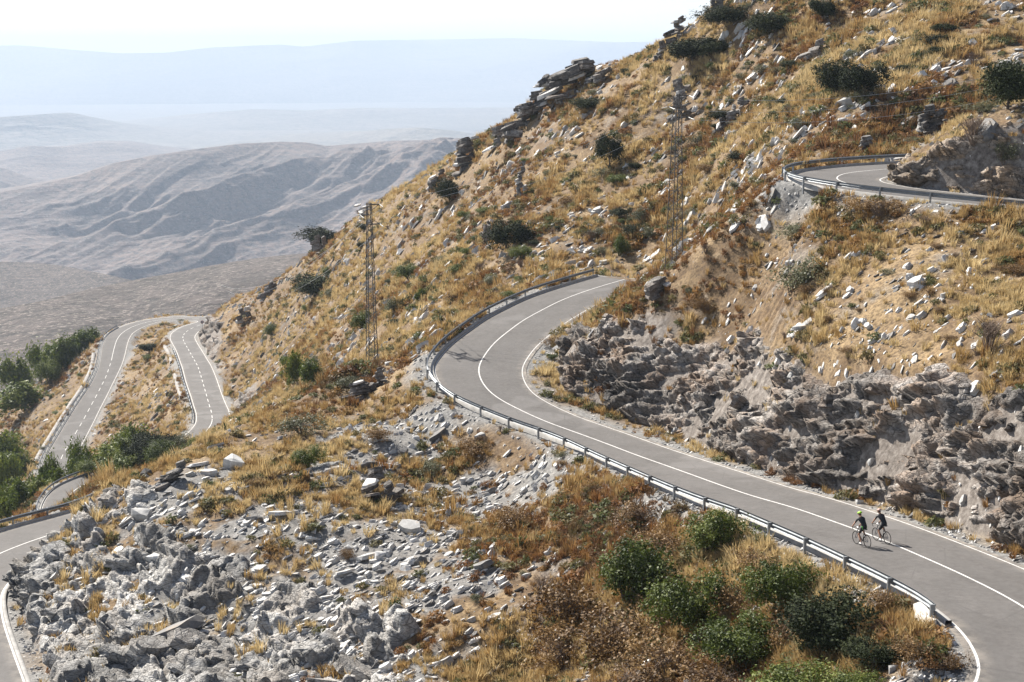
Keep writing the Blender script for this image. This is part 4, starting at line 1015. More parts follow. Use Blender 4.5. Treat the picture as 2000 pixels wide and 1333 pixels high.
scatter('loose_stones', stone_meshes, *[np.concatenate([p_[k] for p_ in parts_]) for k in range(5)], label='pale slate stones and rubble strewn over the slopes')

# ------------------------------------------------------------------ crash barriers, kerbs
def m_metal(name, col, rough, metal):
    t = NT(name); n = t.noise(2.0, 5, 0.7); n2 = t.noise(25, 3, 0.7)
    c = t.mix(1.0, tuple(col), t.ramp(n, [(0.3, 0.75), (0.7, 1.15)]), 'MULTIPLY')
    c = t.mix(t.ramp(n2, [(0.68, 0.0), (0.8, 0.35)]), c, (0.22, 0.13, 0.08))
    return t.done(c, t.ramp(n, [(0.3, rough - .1), (0.7, rough + .1)]), metal)
MAT_GALV = m_metal('galvanised_steel', (0.22, 0.235, 0.25), 0.5, 0.45)
MAT_POST = m_metal('post_steel', (0.26, 0.27, 0.28), 0.6, 0.5)
BEAM = [(0.0, 0.78), (0.015, 0.765), (0.085, 0.735), (0.085, 0.675), (0.015, 0.64), (0.0, 0.615), (0.015, 0.59), (0.085, 0.555), (0.085, 0.495), (0.015, 0.465), (0.0, 0.45)]
def guardrail(key, side, i0, i1, label, off=0.62, step=4.0, group=None):
    """W-beam in 4 m lengths on posts, along one side of a road"""
    p = PATH[key]; w = (p.wl if side > 0 else p.wr) + off
    s = p.s[i0:i1]; L = p.off(side * w)[i0:i1]; N = p.N[i0:i1] * side      # N: outwards
    dl = np.r_[0, np.cumsum(np.linalg.norm(np.diff(L[:, :2], axis=0), axis=1))]
    root = empty('guardrail', tuple(L[0])); o0 = Vector(L[0]); tag(root, label, 'guardrail', group)
    def at(q): return np.array([np.interp(q, dl, L[:, k]) for k in range(3)]), np.array([np.interp(q, dl, N[:, k]) for k in range(2)])
    n = max(1, int(round(dl[-1] / step))); st = dl[-1] / n
    pm = MB(); pm.box((0, 0, 0.05), (0.1, 0.14, 1.4)); pm.box((0, -0.1, 0.61), (0.09, 0.09, 0.26)); post_me = pm.mesh('post', MAT_POST)
    for j in range(n + 1):
        c, nn = at(min(j * st, dl[-1]))
        a = math.atan2(nn[1], nn[0]) - math.pi / 2
        obj('post', post_me, root, Vector((c[0] + nn[0] * 0.2, c[1] + nn[1] * 0.2, c[2])) - o0, (0, 0, a))
    for j in range(n):
        mb = MB(); m = 5; rows = []
        for q in np.linspace(j * st, (j + 1) * st + (0.12 if j < n - 1 else 0), m):
            c, nn = at(min(q, dl[-1])); lap = 0.004 * (j % 2)
            rows.append([(c[0] - nn[0] * (d + lap) + nn[0] * 0.09 - o0.x, c[1] - nn[1] * (d + lap) + nn[1] * 0.09 - o0.y, c[2] + h - o0.z) for d, h in BEAM])
        k = len(BEAM); vs = [v for r in rows for v in r]
        back = [(v[0] + at(0)[1][0] * 0, v[1], v[2]) for v in vs]
        mb.add(vs, [(a * k + b, (a + 1) * k + b, (a + 1) * k + b + 1, a * k + b + 1) for a in range(m - 1) for b in range(k - 1)])
        mb.build('beam', MAT_GALV, root)
    return root
pL = PATH['R']
gM1 = near_i(pM, 19.6, 56.4)
guardrail('M', -1, 0, near_i(pM, 22.2, 56.8), 'long steel guardrail round the outside of the middle road bend')
guardrail('U', -1, 6, len(pU.C) - 1, 'steel guardrail round the upper hairpin on the right')
guardrail('F', 1, near_i(pF, -37, 87), near_i(pF, -32.4, 129), 'steel guardrail crossing in front of the lower bend at the left edge')
guardrail('R', 1, near_i(pR, -63, 202), near_i(pR, -61, 244), 'curved steel guardrail on the small bend above the left edge road')
guardrail('R', 1, near_i(pR, -60, 278), near_i(pR, -86, 373), 'steel guardrail on the left side of the dashed straight')
guardrail('R', -1, near_i(pR, -119, 437), near_i(pR, -103, 312), 'steel guardrail down the outer side of the leftmost road strand')
def kerb(key, side, i0, i1, label, w=0.28, h=0.17, e=0.08):
    """low concrete kerb just outside the edge line"""
    p = PATH[key]; ww = p.wl if side > 0 else p.wr
    prof = [(e, -0.12), (e, h - 0.02), (e + 0.03, h), (e + w, h), (e + w + 0.02, -0.3)]
    lines = [p.off(side * (ww + a), b)[i0:i1] for a, b in prof]
    if side < 0: lines = lines[::-1]
    o = ribbon('kerb', lines[::-1] if side > 0 else lines[::-1], [MAT_KERB], None, False)
    return tag(o, label, 'kerb')
kerb('M', -1, 0, near_i(pM, 22.3, 56), 'low concrete kerb under the middle road guardrail')
kerb('U', -1, 4, len(pU.C) - 1, 'low concrete kerb along the outside of the upper hairpin')
kerb('F', 1, near_i(pF, -33, 79), len(pF.C) - 8, 'low concrete kerb on the far side of the bottom left road')
kerb('F', -1, near_i(pF, -24, 60), near_i(pF, -36, 116), 'pale brown kerb inside the bottom left bend', 0.25, 0.12)
kerb('R', 1, near_i(pR, -63, 202), near_i(pR, -61, 244), 'low kerb along the small bend above the left edge road')
kerb('R', -1, near_i(pR, -119, 437), near_i(pR, -103, 312), 'low kerb down the outer side of the leftmost strand')

# ------------------------------------------------------------------ masonry wall below the leftmost strand
def m_masonry():
    t = NT('masonry'); v = t.voronoi(2.2, None, 'DISTANCE_TO_EDGE'); n = t.noise(1.6, 5, 0.7)
    c = t.ramp(n, [(0.3, (0.2, 0.19, 0.18)), (0.55, (0.36, 0.34, 0.32)), (0.75, (0.48, 0.46, 0.43))])
    c = t.mix(t.ramp(v, [(0.0, 0.8), (0.09, 0.0)]), c, (0.1, 0.09, 0.08)); t.bump(v, 0.9, 0.2)
    return t.done(c, 0.95)
MAT_MASON = m_masonry()
def wall_along(key, side, i0, i1, e0, e1, top, depth, label, name='stone_wall', taper=14):
    p = PATH[key]; ww = p.wl if side > 0 else p.wr; n = i1 - i0
    tp = np.minimum(1, np.minimum(np.arange(n), n - 1 - np.arange(n)) / taper)
    A = p.off(side * (ww + e0), top)[i0:i1]; B = p.off(side * (ww + e1 - .3), top)[i0:i1]; C = p.off(side * (ww + e1), 0)[i0:i1]
    g = ground(C[:, 0], C[:, 1]); C[:, 2] = np.minimum(g - 0.5, B[:, 2] - depth * tp - 0.2)
    D = p.off(side * (ww + e0), -0.6)[i0:i1]
    o = ribbon(name, [D, A, B, C] if side > 0 else [C, B, A, D], [MAT_MASON], None, False)
    return tag(o, label, 'wall')
wall_along('R', -1, near_i(pR, -116.5, 410), near_i(pR, -104, 318), 1.6, 2.9, -0.25, 2.6, 'grey masonry retaining wall below the leftmost road strand')
wall_along('R', 1, near_i(pR, -68, 309), near_i(pR, -76, 339), 1.5, 2.6, -0.2, 3.0, 'masonry wall holding up the dashed straight on its left', taper=6)
wall_along('R', 1, near_i(pR, -81, 357), near_i(pR, -90, 386), 1.5, 2.6, -0.2, 3.0, 'upper masonry wall below the bend of the lower loop', taper=6)

# ------------------------------------------------------------------ lattice pylons and their wires
MAT_LATTICE = m_metal('pylon_steel', (0.06, 0.058, 0.058), 0.7, 0.25)
MAT_INSUL = plain('insulator_glass', (0.26, 0.27, 0.27), 0.3, 0, 0.1, 8)
MAT_WIRE = plain('wire_alloy', (0.32, 0.33, 0.34), 0.5, 0.3, 0.05, 1)
MAT_CONC = plain('concrete', (0.52, 0.50, 0.46), 0.9, 0, 0.2, 1.3)
def pylon(u, v, vt, w0, w1, arms, label, Y):
    x, y, z = atY(u, v, Y); g = gz(x, y); top = atY(u, vt, Y)[2]; H = top - g
    root = empty('pylon', (x, y, g), (0, 0, math.radians(24))); tag(root, label, 'pylon')
    unit = MB(); unit.box((0, 0, 0), (1, 1, 1)); um = unit.mesh('bar', MAT_LATTICE)
    def bar(name, a, b, t):
        a, b = Vector(a), Vector(b); d = b - a
        o = obj(name, um, root, (a + b) / 2, None, (t, t, d.length)); o.rotation_mode = 'QUATERNION'; o.rotation_quaternion = Vector((0, 0, 1)).rotation_difference(d.normalized())
        return o
    def hw(t): return (w0 + (w1 - w0) * min(1, t * 1.12)) / 2
    cs = [(-1, -1), (1, -1), (1, 1), (-1, 1)]
    for cx, cy in cs: bar('leg', (cx * hw(0), cy * hw(0), -0.4), (cx * hw(1), cy * hw(1), H), 0.062)
    zs = [0.0]; step = w0 * 0.72
    while zs[-1] < H - 0.5:
        zs.append(zs[-1] + max(0.55, 2 * hw(zs[-1] / H) * 0.62))
    zs[-1] = H
    for i in range(len(zs) - 1):
        for q in range(4):
            a, b = cs[q], cs[(q + 1) % 4]; h0, h1 = hw(zs[i] / H), hw(zs[i + 1] / H)
            if (i + q) % 2: a, b = b, a
            bar('brace', (a[0] * h0, a[1] * h0, zs[i]), (b[0] * h1, b[1] * h1, zs[i + 1]), 0.03)
            if i % 3 == 2: bar('brace', (cs[q][0] * h1, cs[q][1] * h1, zs[i + 1]), (cs[(q + 1) % 4][0] * h1, cs[(q + 1) % 4][1] * h1, zs[i + 1]), 0.034)
    fb = MB(); fb.box((0, 0, -0.3), (w0 + 0.7, w0 + 0.7, 0.8)); fb.build('footing', MAT_CONC, root)
    ends = []
    for dz, sx, ln in arms:
        zt = H - dz
        bar('crossarm', (0, -0.12, zt), (sx * ln, -0.12, zt), 0.085); bar('crossarm', (0, 0.12, zt), (sx * ln, 0.12, zt), 0.085)
        bar('crossarm_stay', (sx * hw(1), 0, zt + 0.55 if dz > 0.3 else zt - 0.6), (sx * ln, 0, zt), 0.05)
        for sy in (-1, 1):                          # strings lie almost level, pulled by the wires
            mb = MB(); pts = []; rad = []
            for k in range(15):
                pts.append((sx * ln, sy * (0.18 + 0.075 * k), zt - 0.012 * k)); rad.append(0.05 if k % 2 else 0.018)
            mb.tube(pts, rad, 8); mb.build('insulator', MAT_INSUL, root, True)
            ends.append((sx, dz, sy, root.matrix_basis @ Vector((sx * ln, sy * 1.25, zt - 0.17))))
    return root, ends
bpy.context.view_layer.update()
ARMS = [(0.15, 1, 1.05), (1.15, -1, 0.95), (2.1, 1, 1.05)]
def rot_pt(root, p): return Matrix.Translation(root.location) @ Matrix.Rotation(root.rotation_euler.z, 4, 'Z') @ Vector(p)
py1, en1 = pylon(727, 722, 397, 0.98, 0.40, ARMS, 'lattice power pylon standing left of the middle road bend', 141)
py2, en2 = pylon(1316, 537, 184, 1.22, 0.5, ARMS, 'lattice power pylon on the knoll above the middle road', 132)
def wire(a, b, sag, label):
    a, b = Vector(a), Vector(b); mb = MB(); n = 28
    mb.tube([a.lerp(b, i / n) - Vector((0, 0, sag * 4 * (i / n) * (1 - i / n))) for i in range(n + 1)], 0.016, 4)
    tag(mb.build('wire', MAT_WIRE), label, 'wire', 'power wires')
def end(root, k, sy):
    dz, sx, ln = ARMS[k]; H_ = PYH[root.name]
    return rot_pt(root, (sx * ln, sy * 1.25, H_ - dz - 0.17))
PYH = {py1.name: atY(727, 397, 141)[2] - py1.location.z, py2.name: atY(1316, 184, 132)[2] - py2.location.z}
hi_r = [Vector(atY(2150, 95 + 24 * k, 118)) for k in range(3)]; lo_l = [Vector(atY(430 + 14 * k, 590 + 12 * k, 395)) + Vector((0, 0, 5.0)) for k in range(3)]
for k, nm in enumerate(('top', 'middle', 'lowest')):
    wire(end(py1, k, 1), end(py2, k, 1), 1.3, 'thin %s power wire strung between the two pylons' % nm)
    wire(end(py2, k, -1), hi_r[k], 1.6, 'thin %s power wire from the right pylon to the upper right' % nm)
    wire(end(py1, k, -1), lo_l[k], 4.0, 'thin %s power wire running left past the ridge oak' % nm)

# ------------------------------------------------------------------ small things by the road
def signpost(u, v, Y, label):
    x, y, z = atY(u, v, Y); g = gz(x, y); r = empty('road_sign', (x, y, g), (0, 0, 0.2)); tag(r, label, 'road sign')
    mb = MB(); mb.tube([(0, 0, -0.3), (0, 0, 2.9)], 0.05, 8); mb.build('post', MAT_GALV, r)
    mb = MB()
    n = 24; ring = [(0.48 * math.cos(2 * math.pi * k / n), -0.07, 2.6 + 0.48 * math.sin(2 * math.pi * k / n)) for k in range(n)]; rb = [(a, -0.05, c) for a, b, c in ring]
    mb.add(ring + rb, [tuple(range(n))[::-1], tuple(range(n, 2 * n))] + [(k, (k + 1) % n, n + (k + 1) % n, n + k) for k in range(n)]); mb.build('rim', plain('sign_red', (0.25, 0.05, 0.04), 0.5), r)
    mb = MB(); ring = [(0.36 * math.cos(2 * math.pi * k / n), -0.074, 2.6 + 0.36 * math.sin(2 * math.pi * k / n)) for k in range(n)]
    mb.add(ring, [tuple(range(n))]); mb.build('disc', plain('sign_back', (0.3, 0.3, 0.31), 0.5), r)
signpost(396, 655, 404, 'small round traffic sign where the lower loop straightens')
# culvert mouth below the guardrail: sloped concrete apron and headwall
def wedge(name, quad, thick, mat, parent):
    q = [Vector(a) for a in quad]; n = (q[1] - q[0]).cross(q[3] - q[0]).normalized() * thick
    mb = MB(); mb.add(q + [a - n for a in q], [(0, 1, 2, 3), (7, 6, 5, 4), (0, 4, 5, 1), (1, 5, 6, 2), (2, 6, 7, 3), (3, 7, 4, 0)])
    return mb.build(name, mat, parent)
cv = empty('culvert', (0, 0, 0)); tag(cv, 'white concrete culvert mouth beside the near end of the guardrail', 'culvert')
cp = px_ground(1795, 1218)
cvY = cp[1]
A = [atY(1783, 1192, cvY + 1.3), atY(1800, 1186, cvY + 1.5), atY(1828, 1222, cvY - 0.3), atY(1789, 1236, cvY - 0.7)]
wedge('apron', [(a[0], a[1], a[2] + 0.28) for a in A], -0.35, MAT_CONC, cv)
B = [atY(1742, 1222, cvY + 0.3), atY(1786, 1206, cvY + 0.8), atY(1790, 1242, cvY - 0.4), atY(1748, 1247, cvY - 0.2)]
wedge('headwall', [(a[0], a[1], a[2] + 0.2) for a in B], -0.3, plain('stained_concrete', (0.25, 0.2, 0.15), 0.9, 0, 0.3, 2), cv)
# concrete block at a guardrail post
bp = px_ground(1452, 1026); mb = MB()
mb.add([(-.28, -.2, -.3), (.28, -.2, -.3), (.28, .2, -.3), (-.28, .2, -.3), (-.25, -.18, .12), (.1, -.14, .34), (.12, .14, .36), (-.24, .17, .14), (.27, -.16, .1), (.27, .16, .1)],
       [(0, 3, 2, 1), (0, 1, 8, 5, 4), (2, 3, 7, 6, 9), (4, 5, 6, 7), (5, 8, 9, 6), (0, 4, 7, 3), (1, 2, 9, 8)])
tag(mb.build('concrete_block', MAT_CONC, loc=bp), 'small sloped concrete block at the foot of a guardrail post', 'block')

# ------------------------------------------------------------------ two cyclists riding away up the middle road
MAT_TYRE = plain('tyre', (0.02, 0.02, 0.02), 0.7, 0, 0.1, 20)
MAT_BIKE = plain('bike_paint', (0.03, 0.03, 0.035), 0.3, 0.2, 0.1, 5)
MAT_ALLOY = plain('alloy', (0.35, 0.35, 0.36), 0.35, 0.9, 0.1, 5)
MAT_SKIN = plain('skin', (0.42, 0.23, 0.15), 0.6, 0, 0.08, 6)
MAT_SKIN2 = plain('skin_tan', (0.36, 0.2, 0.13), 0.6, 0, 0.08, 6)
MAT_BLACK = plain('black_lycra', (0.018, 0.019, 0.022), 0.55, 0, 0.25, 12)
MAT_GREENTRIM = plain('green_trim', (0.12, 0.42, 0.06), 0.5, 0, 0.1, 8)
MAT_WHITESHOE = plain('white_shoe', (0.7, 0.7, 0.68), 0.4, 0, 0.05, 8)
MAT_HELM1 = plain('lime_helmet', (0.26, 0.5, 0.04), 0.3, 0, 0.1, 8)
MAT_HELM2 = plain('pale_helmet', (0.4, 0.26, 0.22), 0.35, 0, 0.1, 8)
# bike frame of reference: x forward, y left, z up, rear wheel on the ground at the origin
WR = 0.335
def bicycle(loc, yaw, pitch, label, paint):
    r = empty('bicycle', loc); r.rotation_euler = (0, -pitch, yaw); tag(r, label, 'bicycle')
    def wheel(x):
        w = empty('wheel', (x, 0, WR)); w.parent = r
        mb = MB(); mb.tube([(0.322 * math.cos(a), 0, 0.322 * math.sin(a)) for a in np.linspace(0, 2 * math.pi, 40)[:-1]], 0.0135, 8, closed=True); mb.build('tyre', MAT_TYRE, w, True)
        mb = MB(); mb.tube([(0.30 * math.cos(a), 0, 0.30 * math.sin(a)) for a in np.linspace(0, 2 * math.pi, 40)[:-1]], 0.011, 6, closed=True); mb.build('rim', MAT_TYRE, w, True)
        mb = MB()
        for k in range(20):
            a = 2 * math.pi * k / 20; b = a + (0.5 if k % 2 else -0.5)
            mb.tube([(0.02 * math.cos(b), 0.03 * (1 if k % 4 < 2 else -1), 0.02 * math.sin(b)), (0.298 * math.cos(a), 0, 0.298 * math.sin(a))], 0.0022, 4)
        mb.build('spokes', MAT_ALLOY, w)
        mb = MB(); mb.tube([(0, -0.05, 0), (0, 0.05, 0)], 0.02, 10); mb.build('hub', MAT_ALLOY, w)
    wheel(0.0); wheel(0.99)
    BB = (0.405, 0, 0.27); ST = (0.245, 0, 0.80); HT = (0.80, 0, 0.84); HB = (0.845, 0, 0.70)
    mb = MB()
    for a, b, t in ((BB, ST, 0.017), (ST, HT, 0.016), (BB, HB, 0.02), (HT, HB, 0.02)): mb.tube([a, b], t, 8)
    for s in (-1, 1):
        mb.tube([(BB[0], 0.03 * s, BB[2]), (0, 0.06 * s, WR)], 0.010, 6); mb.tube([(ST[0] + .01, 0.02 * s, ST[2] - .04), (0, 0.06 * s, WR)], 0.008, 6)
    mb.build('frame', paint, r, True)
    mb = MB()
    for s in (-1, 1): mb.tube([(HB[0] + .005, 0.03 * s, HB[2] - .01), (0.92, 0.05 * s, 0.5), (0.99, 0.055 * s, WR)], 0.012, 6)
    mb.build('fork', paint, r, True)
    mb = MB(); mb.tube([ST, (0.215, 0, 0.92)], 0.013, 8); mb.build('seat_post', MAT_ALLOY, r)
    mb = MB(); sp = [(0.07, 0.075, 0.955), (0.16, 0.06, 0.965), (0.33, 0.018, 0.955), (0.335, -0.018, 0.955), (0.16, -0.06, 0.965), (0.07, -0.075, 0.955)]
    mb.add(sp + [(a, b * .8, c - .045) for a, b, c in sp], [tuple(range(6))[::-1], tuple(range(6, 12))] + [(k, (k + 1) % 6, 6 + (k + 1) % 6, 6 + k) for k in range(6)]); mb.build('saddle', MAT_TYRE, r)
    mb = MB(); mb.tube([HT, (0.79, 0, 0.90), (0.89, 0, 0.915)], 0.014, 8); mb.build('stem', MAT_ALLOY, r)
    mb = MB(); mb.tube([(0.89, -0.2, 0.915), (0.89, 0.2, 0.915)], 0.012, 8)
    for s in (-1, 1): mb.tube([(0.89, 0.2 * s, 0.915), (0.965, 0.205 * s, 0.915), (0.985, 0.21 * s, 0.87), (0.955, 0.212 * s, 0.80), (0.88, 0.213 * s, 0.785)], 0.013, 7)
    mb.build('handlebar', MAT_TYRE, r, True)
    mb = MB()
    for s in (-1, 1): mb.tube([(0.955, 0.205 * s, 0.915), (0.995, 0.205 * s, 0.955), (1.0, 0.205 * s, 0.90), (0.97, 0.207 * s, 0.84)], 0.012, 6)
    mb.build('brake_levers', MAT_TYRE, r, True)
    mb = MB(); mb.tube([(0.095 * math.cos(a) + BB[0], -0.05, 0.095 * math.sin(a) + BB[2]) for a in np.linspace(0, 2 * math.pi, 22)[:-1]], 0.006, 5, closed=True)
    mb.build('chainring', MAT_ALLOY, r)
    for s, dx, dz in ((1, 0.0, -0.172), (-1, 0.0, 0.172)):
        mb = MB(); mb.tube([(BB[0], 0.065 * s, BB[2]), (BB[0] + dx, 0.075 * s, BB[2] + dz)], 0.012, 6); mb.build('crank', MAT_ALLOY, r)
        mb = MB(); mb.box((BB[0] + dx + .02, 0.12 * s, BB[2] + dz), (0.09, 0.08, 0.02)); mb.build('pedal', MAT_TYRE, r)
    mb = MB()
    for s in (1, -1): mb.tube([(BB[0], -0.05, BB[2] + .09 * s), (0.0, -0.05, WR + .035 * s)], 0.006, 4)
    mb.build('chain', MAT_TYRE, r)
    return r
def skinned(name, chains, mats, parent, classify, sub=2):
    """one body grown with a Skin modifier from joints: chains share joints by name"""
    ids = {}; verts = []; rad = []; edges = []
    for ch in chains:
        prev = None
        for nm, co, r in ch:
            if nm not in ids: ids[nm] = len(verts); verts.append(co); rad.append(r)
            if prev is not None and (prev, ids[nm]) not in edges: edges.append((prev, ids[nm]))
            prev = ids[nm]
    me = bpy.data.meshes.new(name + '_joints'); me.from_pydata(verts, edges, []); me.update()
    o = bpy.data.objects.new(name, me); COL.objects.link(o)
    md = o.modifiers.new('skin', 'SKIN'); md.use_smooth_shade = True
    sv = me.skin_vertices[0].data
    for i, r in enumerate(rad): sv[i].radius = r if isinstance(r, tuple) else (r, r); sv[i].use_root = (i == 0)
    sb = o.modifiers.new('sub', 'SUBSURF'); sb.levels = sub; sb.render_levels = sub
    dg = bpy.context.evaluated_depsgraph_get(); ev = o.evaluated_get(dg)
    m2 = bpy.data.meshes.new_from_object(ev); bpy.data.objects.remove(o)
    m2.materials.clear()
    for m in mats: m2.materials.append(m)
    co = np.array([p.center[:] for p in m2.polygons])
    m2.polygons.foreach_set('material_index', np.array([classify(c) for c in co], np.int32)); m2.polygons.foreach_set('use_smooth', np.ones(len(m2.polygons), bool))
    return obj(name, m2, parent)
def rider(bike, label, skin, trim, helmet, hair, upright=0.0, standing=0.0):
    """sits on the bike's saddle, hands on the hoods, feet on the pedals"""
    r = empty('person', bike.location); r.rotation_euler = bike.rotation_euler; tag(r, label, 'person')
    hip = Vector((0.215, 0, 1.02 + standing)); u = upright
    chest = Vector((0.50 - .06 * u, 0, 1.33 + .05 * u)); neck = Vector((0.60 - .08 * u, 0, 1.455 + .06 * u)); head = Vector((0.70 - .08 * u, 0, 1.575 + .06 * u))
    ch = [[('hip', hip, (0.135, 0.125)), ('waist', hip.lerp(chest, 0.42) + Vector((-.03, 0, .02)), (0.115, 0.12)), ('chest', chest, (0.125, 0.155)), ('neckb', neck, 0.062), ('jaw', neck.lerp(head, 0.55), 0.066), ('head', head, (0.085, 0.09)), ('crown', head + Vector((0.01, 0, 0.075)), 0.07)]]
    foot = {1: Vector((0.425, 0.125, 0.135)), -1: Vector((0.425, -0.125, 0.48))}
    for s in (1, -1):
        sh = chest + Vector((0.055, 0.175 * s, 0.055)); el = Vector((0.74, 0.255 * s, 1.135)); hand = Vector((0.965, 0.208 * s, 0.955))
        ch.append([('chest', chest, (0.125, 0.155)), ('sh%d' % s, sh, 0.062), ('um%d' % s, sh.lerp(el, .5), 0.05), ('el%d' % s, el, 0.041), ('fa%d' % s, el.lerp(hand, .35), 0.042), ('wr%d' % s, el.lerp(hand, .86), 0.027), ('hd%d' % s, hand + Vector((0, 0, .012)), (0.03, 0.022))])
        kn = Vector((0.60, 0.10 * s, 0.60)) if s == 1 else Vector((0.625, -0.105, 0.90)); ft = foot[s]; an = ft + Vector((-0.075, -0.012 * s, 0.085))
        hj = hip + Vector((0.02, 0.085 * s, -0.04))
        ch.append([('hip', hip, (0.135, 0.125)), ('hj%d' % s, hj, 0.105), ('th%d' % s, hj.lerp(kn, .5), 0.082), ('kn%d' % s, kn, 0.056), ('cf%d' % s, kn.lerp(an, .32), 0.058), ('an%d' % s, an, 0.036), ('he%d' % s, an + Vector((-.035, 0, -.055)), 0.032), ('bl%d' % s, ft + Vector((.05, 0, .025)), (0.028, 0.04)), ('to%d' % s, ft + Vector((.12, 0, .02)), (0.02, 0.032))])
    knees = {1: Vector((0.60, 0.10, 0.60)), -1: Vector((0.625, -0.105, 0.90))}
    def cls(c):
        x, y, z = c; s = 1 if y > 0 else -1
        if z > neck.z + 0.015 and abs(y) < 0.11: return 1
        sh = chest + Vector((0.055, 0.175 * s, 0.055)); el = Vector((0.74, 0.255 * s, 1.135))
        if x > 0.66 and z < 1.31 and z > 0.86 and abs(y) > 0.15: return 1
        kn = knees[s]
        lim = kn.z + 0.06 + (x - kn.x) * (-0.3)
        if z < kn.z + 0.10 and x > 0.3 and z < 0.98:
            ft = foot[s]
            if z < ft.z + 0.10: return 3
            if z < kn.z + 0.075: return 1
        if 0.118 < abs(y) < 0.145 and 0.9 < z < 1.06 and x < 0.4: return 2
        return 0
    b = skinned('body', ch, [MAT_BLACK, skin, trim, MAT_WHITESHOE], r, cls)
    # hands: five fingers closed on the hoods
    for s in (1, -1):
        mb = MB(); h = Vector((0.965, 0.208 * s, 0.957))
        for k in range(4):
            f0 = h + Vector((0.012 - 0.017 * k, 0.022 * s, 0.012)); ln = (0.9, 1.0, 0.95, 0.75)[k]
            mb.tube([f0, f0 + Vector((.012, .016 * s, -.012)) * ln, f0 + Vector((.012, .006 * s, -.042)) * ln, f0 + Vector((.004, -.018 * s, -.05)) * ln], [0.0095, 0.009, 0.0085, 0.006], 6)
        t0 = h + Vector((-0.02, -0.018 * s, 0.01)); mb.tube([t0, t0 + Vector((.03, -.018 * s, -.012)), t0 + Vector((.05, -.008 * s, -.035))], [0.011, 0.010, 0.007], 6)
        mb.build('fingers', skin, r, True)
    # helmet: a vented shell with ridges
    mb = MB(); hc = head + Vector((-0.01, 0, 0.045)); nu, nv = 18, 7; vs = []; fs = []
    for j in range(nv + 1):
        for i in range(nu):
            a = 2 * math.pi * i / nu; e = math.pi / 2 * j / nv
            ridge = 1 + 0.05 * math.cos(6 * a) * math.cos(e)
            vs.append(hc + Vector((0.145 * math.cos(a) * math.cos(e) * ridge - 0.012, 0.112 * math.sin(a) * math.cos(e) * ridge, 0.115 * math.sin(e) - 0.03 * math.cos(a) * math.cos(e))))
    for j in range(nv):
        for i in range(nu): fs.append((j * nu + i, j * nu + (i + 1) % nu, (j + 1) * nu + (i + 1) % nu, (j + 1) * nu + i))
    fs.append(tuple(range(nu))[::-1]); mb.add(vs, fs); mb.build('helmet', helmet, r, True)
    mb = MB()                                     # face: nose, ears, glasses
    mb.tube([head + Vector((0.078, 0, 0.02)), head + Vector((0.108, 0, -0.018)), head + Vector((0.085, 0, -0.028))], [0.008, 0.015, 0.01], 6)
    for s in (1, -1): mb.tube([head + Vector((-.005, .088 * s, .015)), head + Vector((-.015, .098 * s, 0)), head + Vector((-.005, .088 * s, -.03))], [0.012, 0.016, 0.009], 6)
    mb.build('nose_and_ears', skin, r, True)
    mb = MB(); mb.tube([head + Vector((0.0, -.09, .018)), head + Vector((.075, -.062, .018)), head + Vector((.092, 0, .02)), head + Vector((.075, .062, .018)), head + Vector((0.0, .09, .018))], [0.006, 0.017, 0.012, 0.017, 0.006], 6); mb.build('glasses', MAT_TYRE, r, True)
    mb = MB(); hb = head + Vector((-0.045, 0, -0.005)); mb.tube([hb + Vector((0, -.055, 0)), hb + Vector((-.035, 0, -.012)), hb + Vector((0, .055, 0))], [0.03, 0.038, 0.03], 8); mb.build('hair', hair, r, True)
    return r
def road_z(key, x, y):
    p = PATH[key]; i = near_i(p, x, y); d = (x - p.C[i, 0]) * p.N[i, 0] + (y - p.C[i, 1]) * p.N[i, 1]
    w = (p.wl[i] if d > 0 else p.wr[i]) + 0.35
    al = (x - p.C[i, 0]) * p.T[i, 0] + (y - p.C[i, 1]) * p.T[i, 1]; g = (p.C[i + 1, 2] - p.C[i - 1, 2]) / (p.s[i + 1] - p.s[i - 1])
    return p.C[i, 2] + g * al + 0.02 - 0.05 * abs(d) / w, i
MAT_HAIR = plain('dark_hair', (0.03, 0.02, 0.015), 0.7)
for (ur, vr, uf, vf, lb, lp, sk, tr, he, up, st) in (
        (1694, 1071, 1671.5, 1060, 'black road bicycle under the rider with the lime helmet', 'person in black kit and lime green helmet riding nearer the guardrail', MAT_SKIN, MAT_GREENTRIM, MAT_HELM1, 0.6, 0.02),
        (1733, 1064, 1709, 1052.5, 'black road bicycle on the centre line beside the other cyclist', 'person in black kit and pale helmet riding on the centre line', MAT_SKIN2, MAT_BLACK, MAT_HELM2, 0.0, 0.0)):
    x, y, z = atZ(ur, vr, -24.6)
    for _ in range(6): z, i = road_z('M', x, y); x, y, z = atZ(ur, vr, z)
    p = PATH['M']; d = -p.T[i]; yaw = math.atan2(d[1], d[0]); g = -(p.C[i + 2, 2] - p.C[i - 2, 2]) / (p.s[i + 2] - p.s[i - 2])
    xf, yf, zf = atZ(uf, vf, z); yaw2 = math.atan2(yf - y, xf - x); yaw = yaw + 0.5 * (yaw2 - yaw)
    bk = bicycle((x, y, z + 0.002), yaw, math.atan(g), lb, MAT_BIKE)
    rider(bk, lp, sk, tr, he, MAT_HAIR, up, st)

# ------------------------------------------------------------------ plants, one by one
PP = plant_px
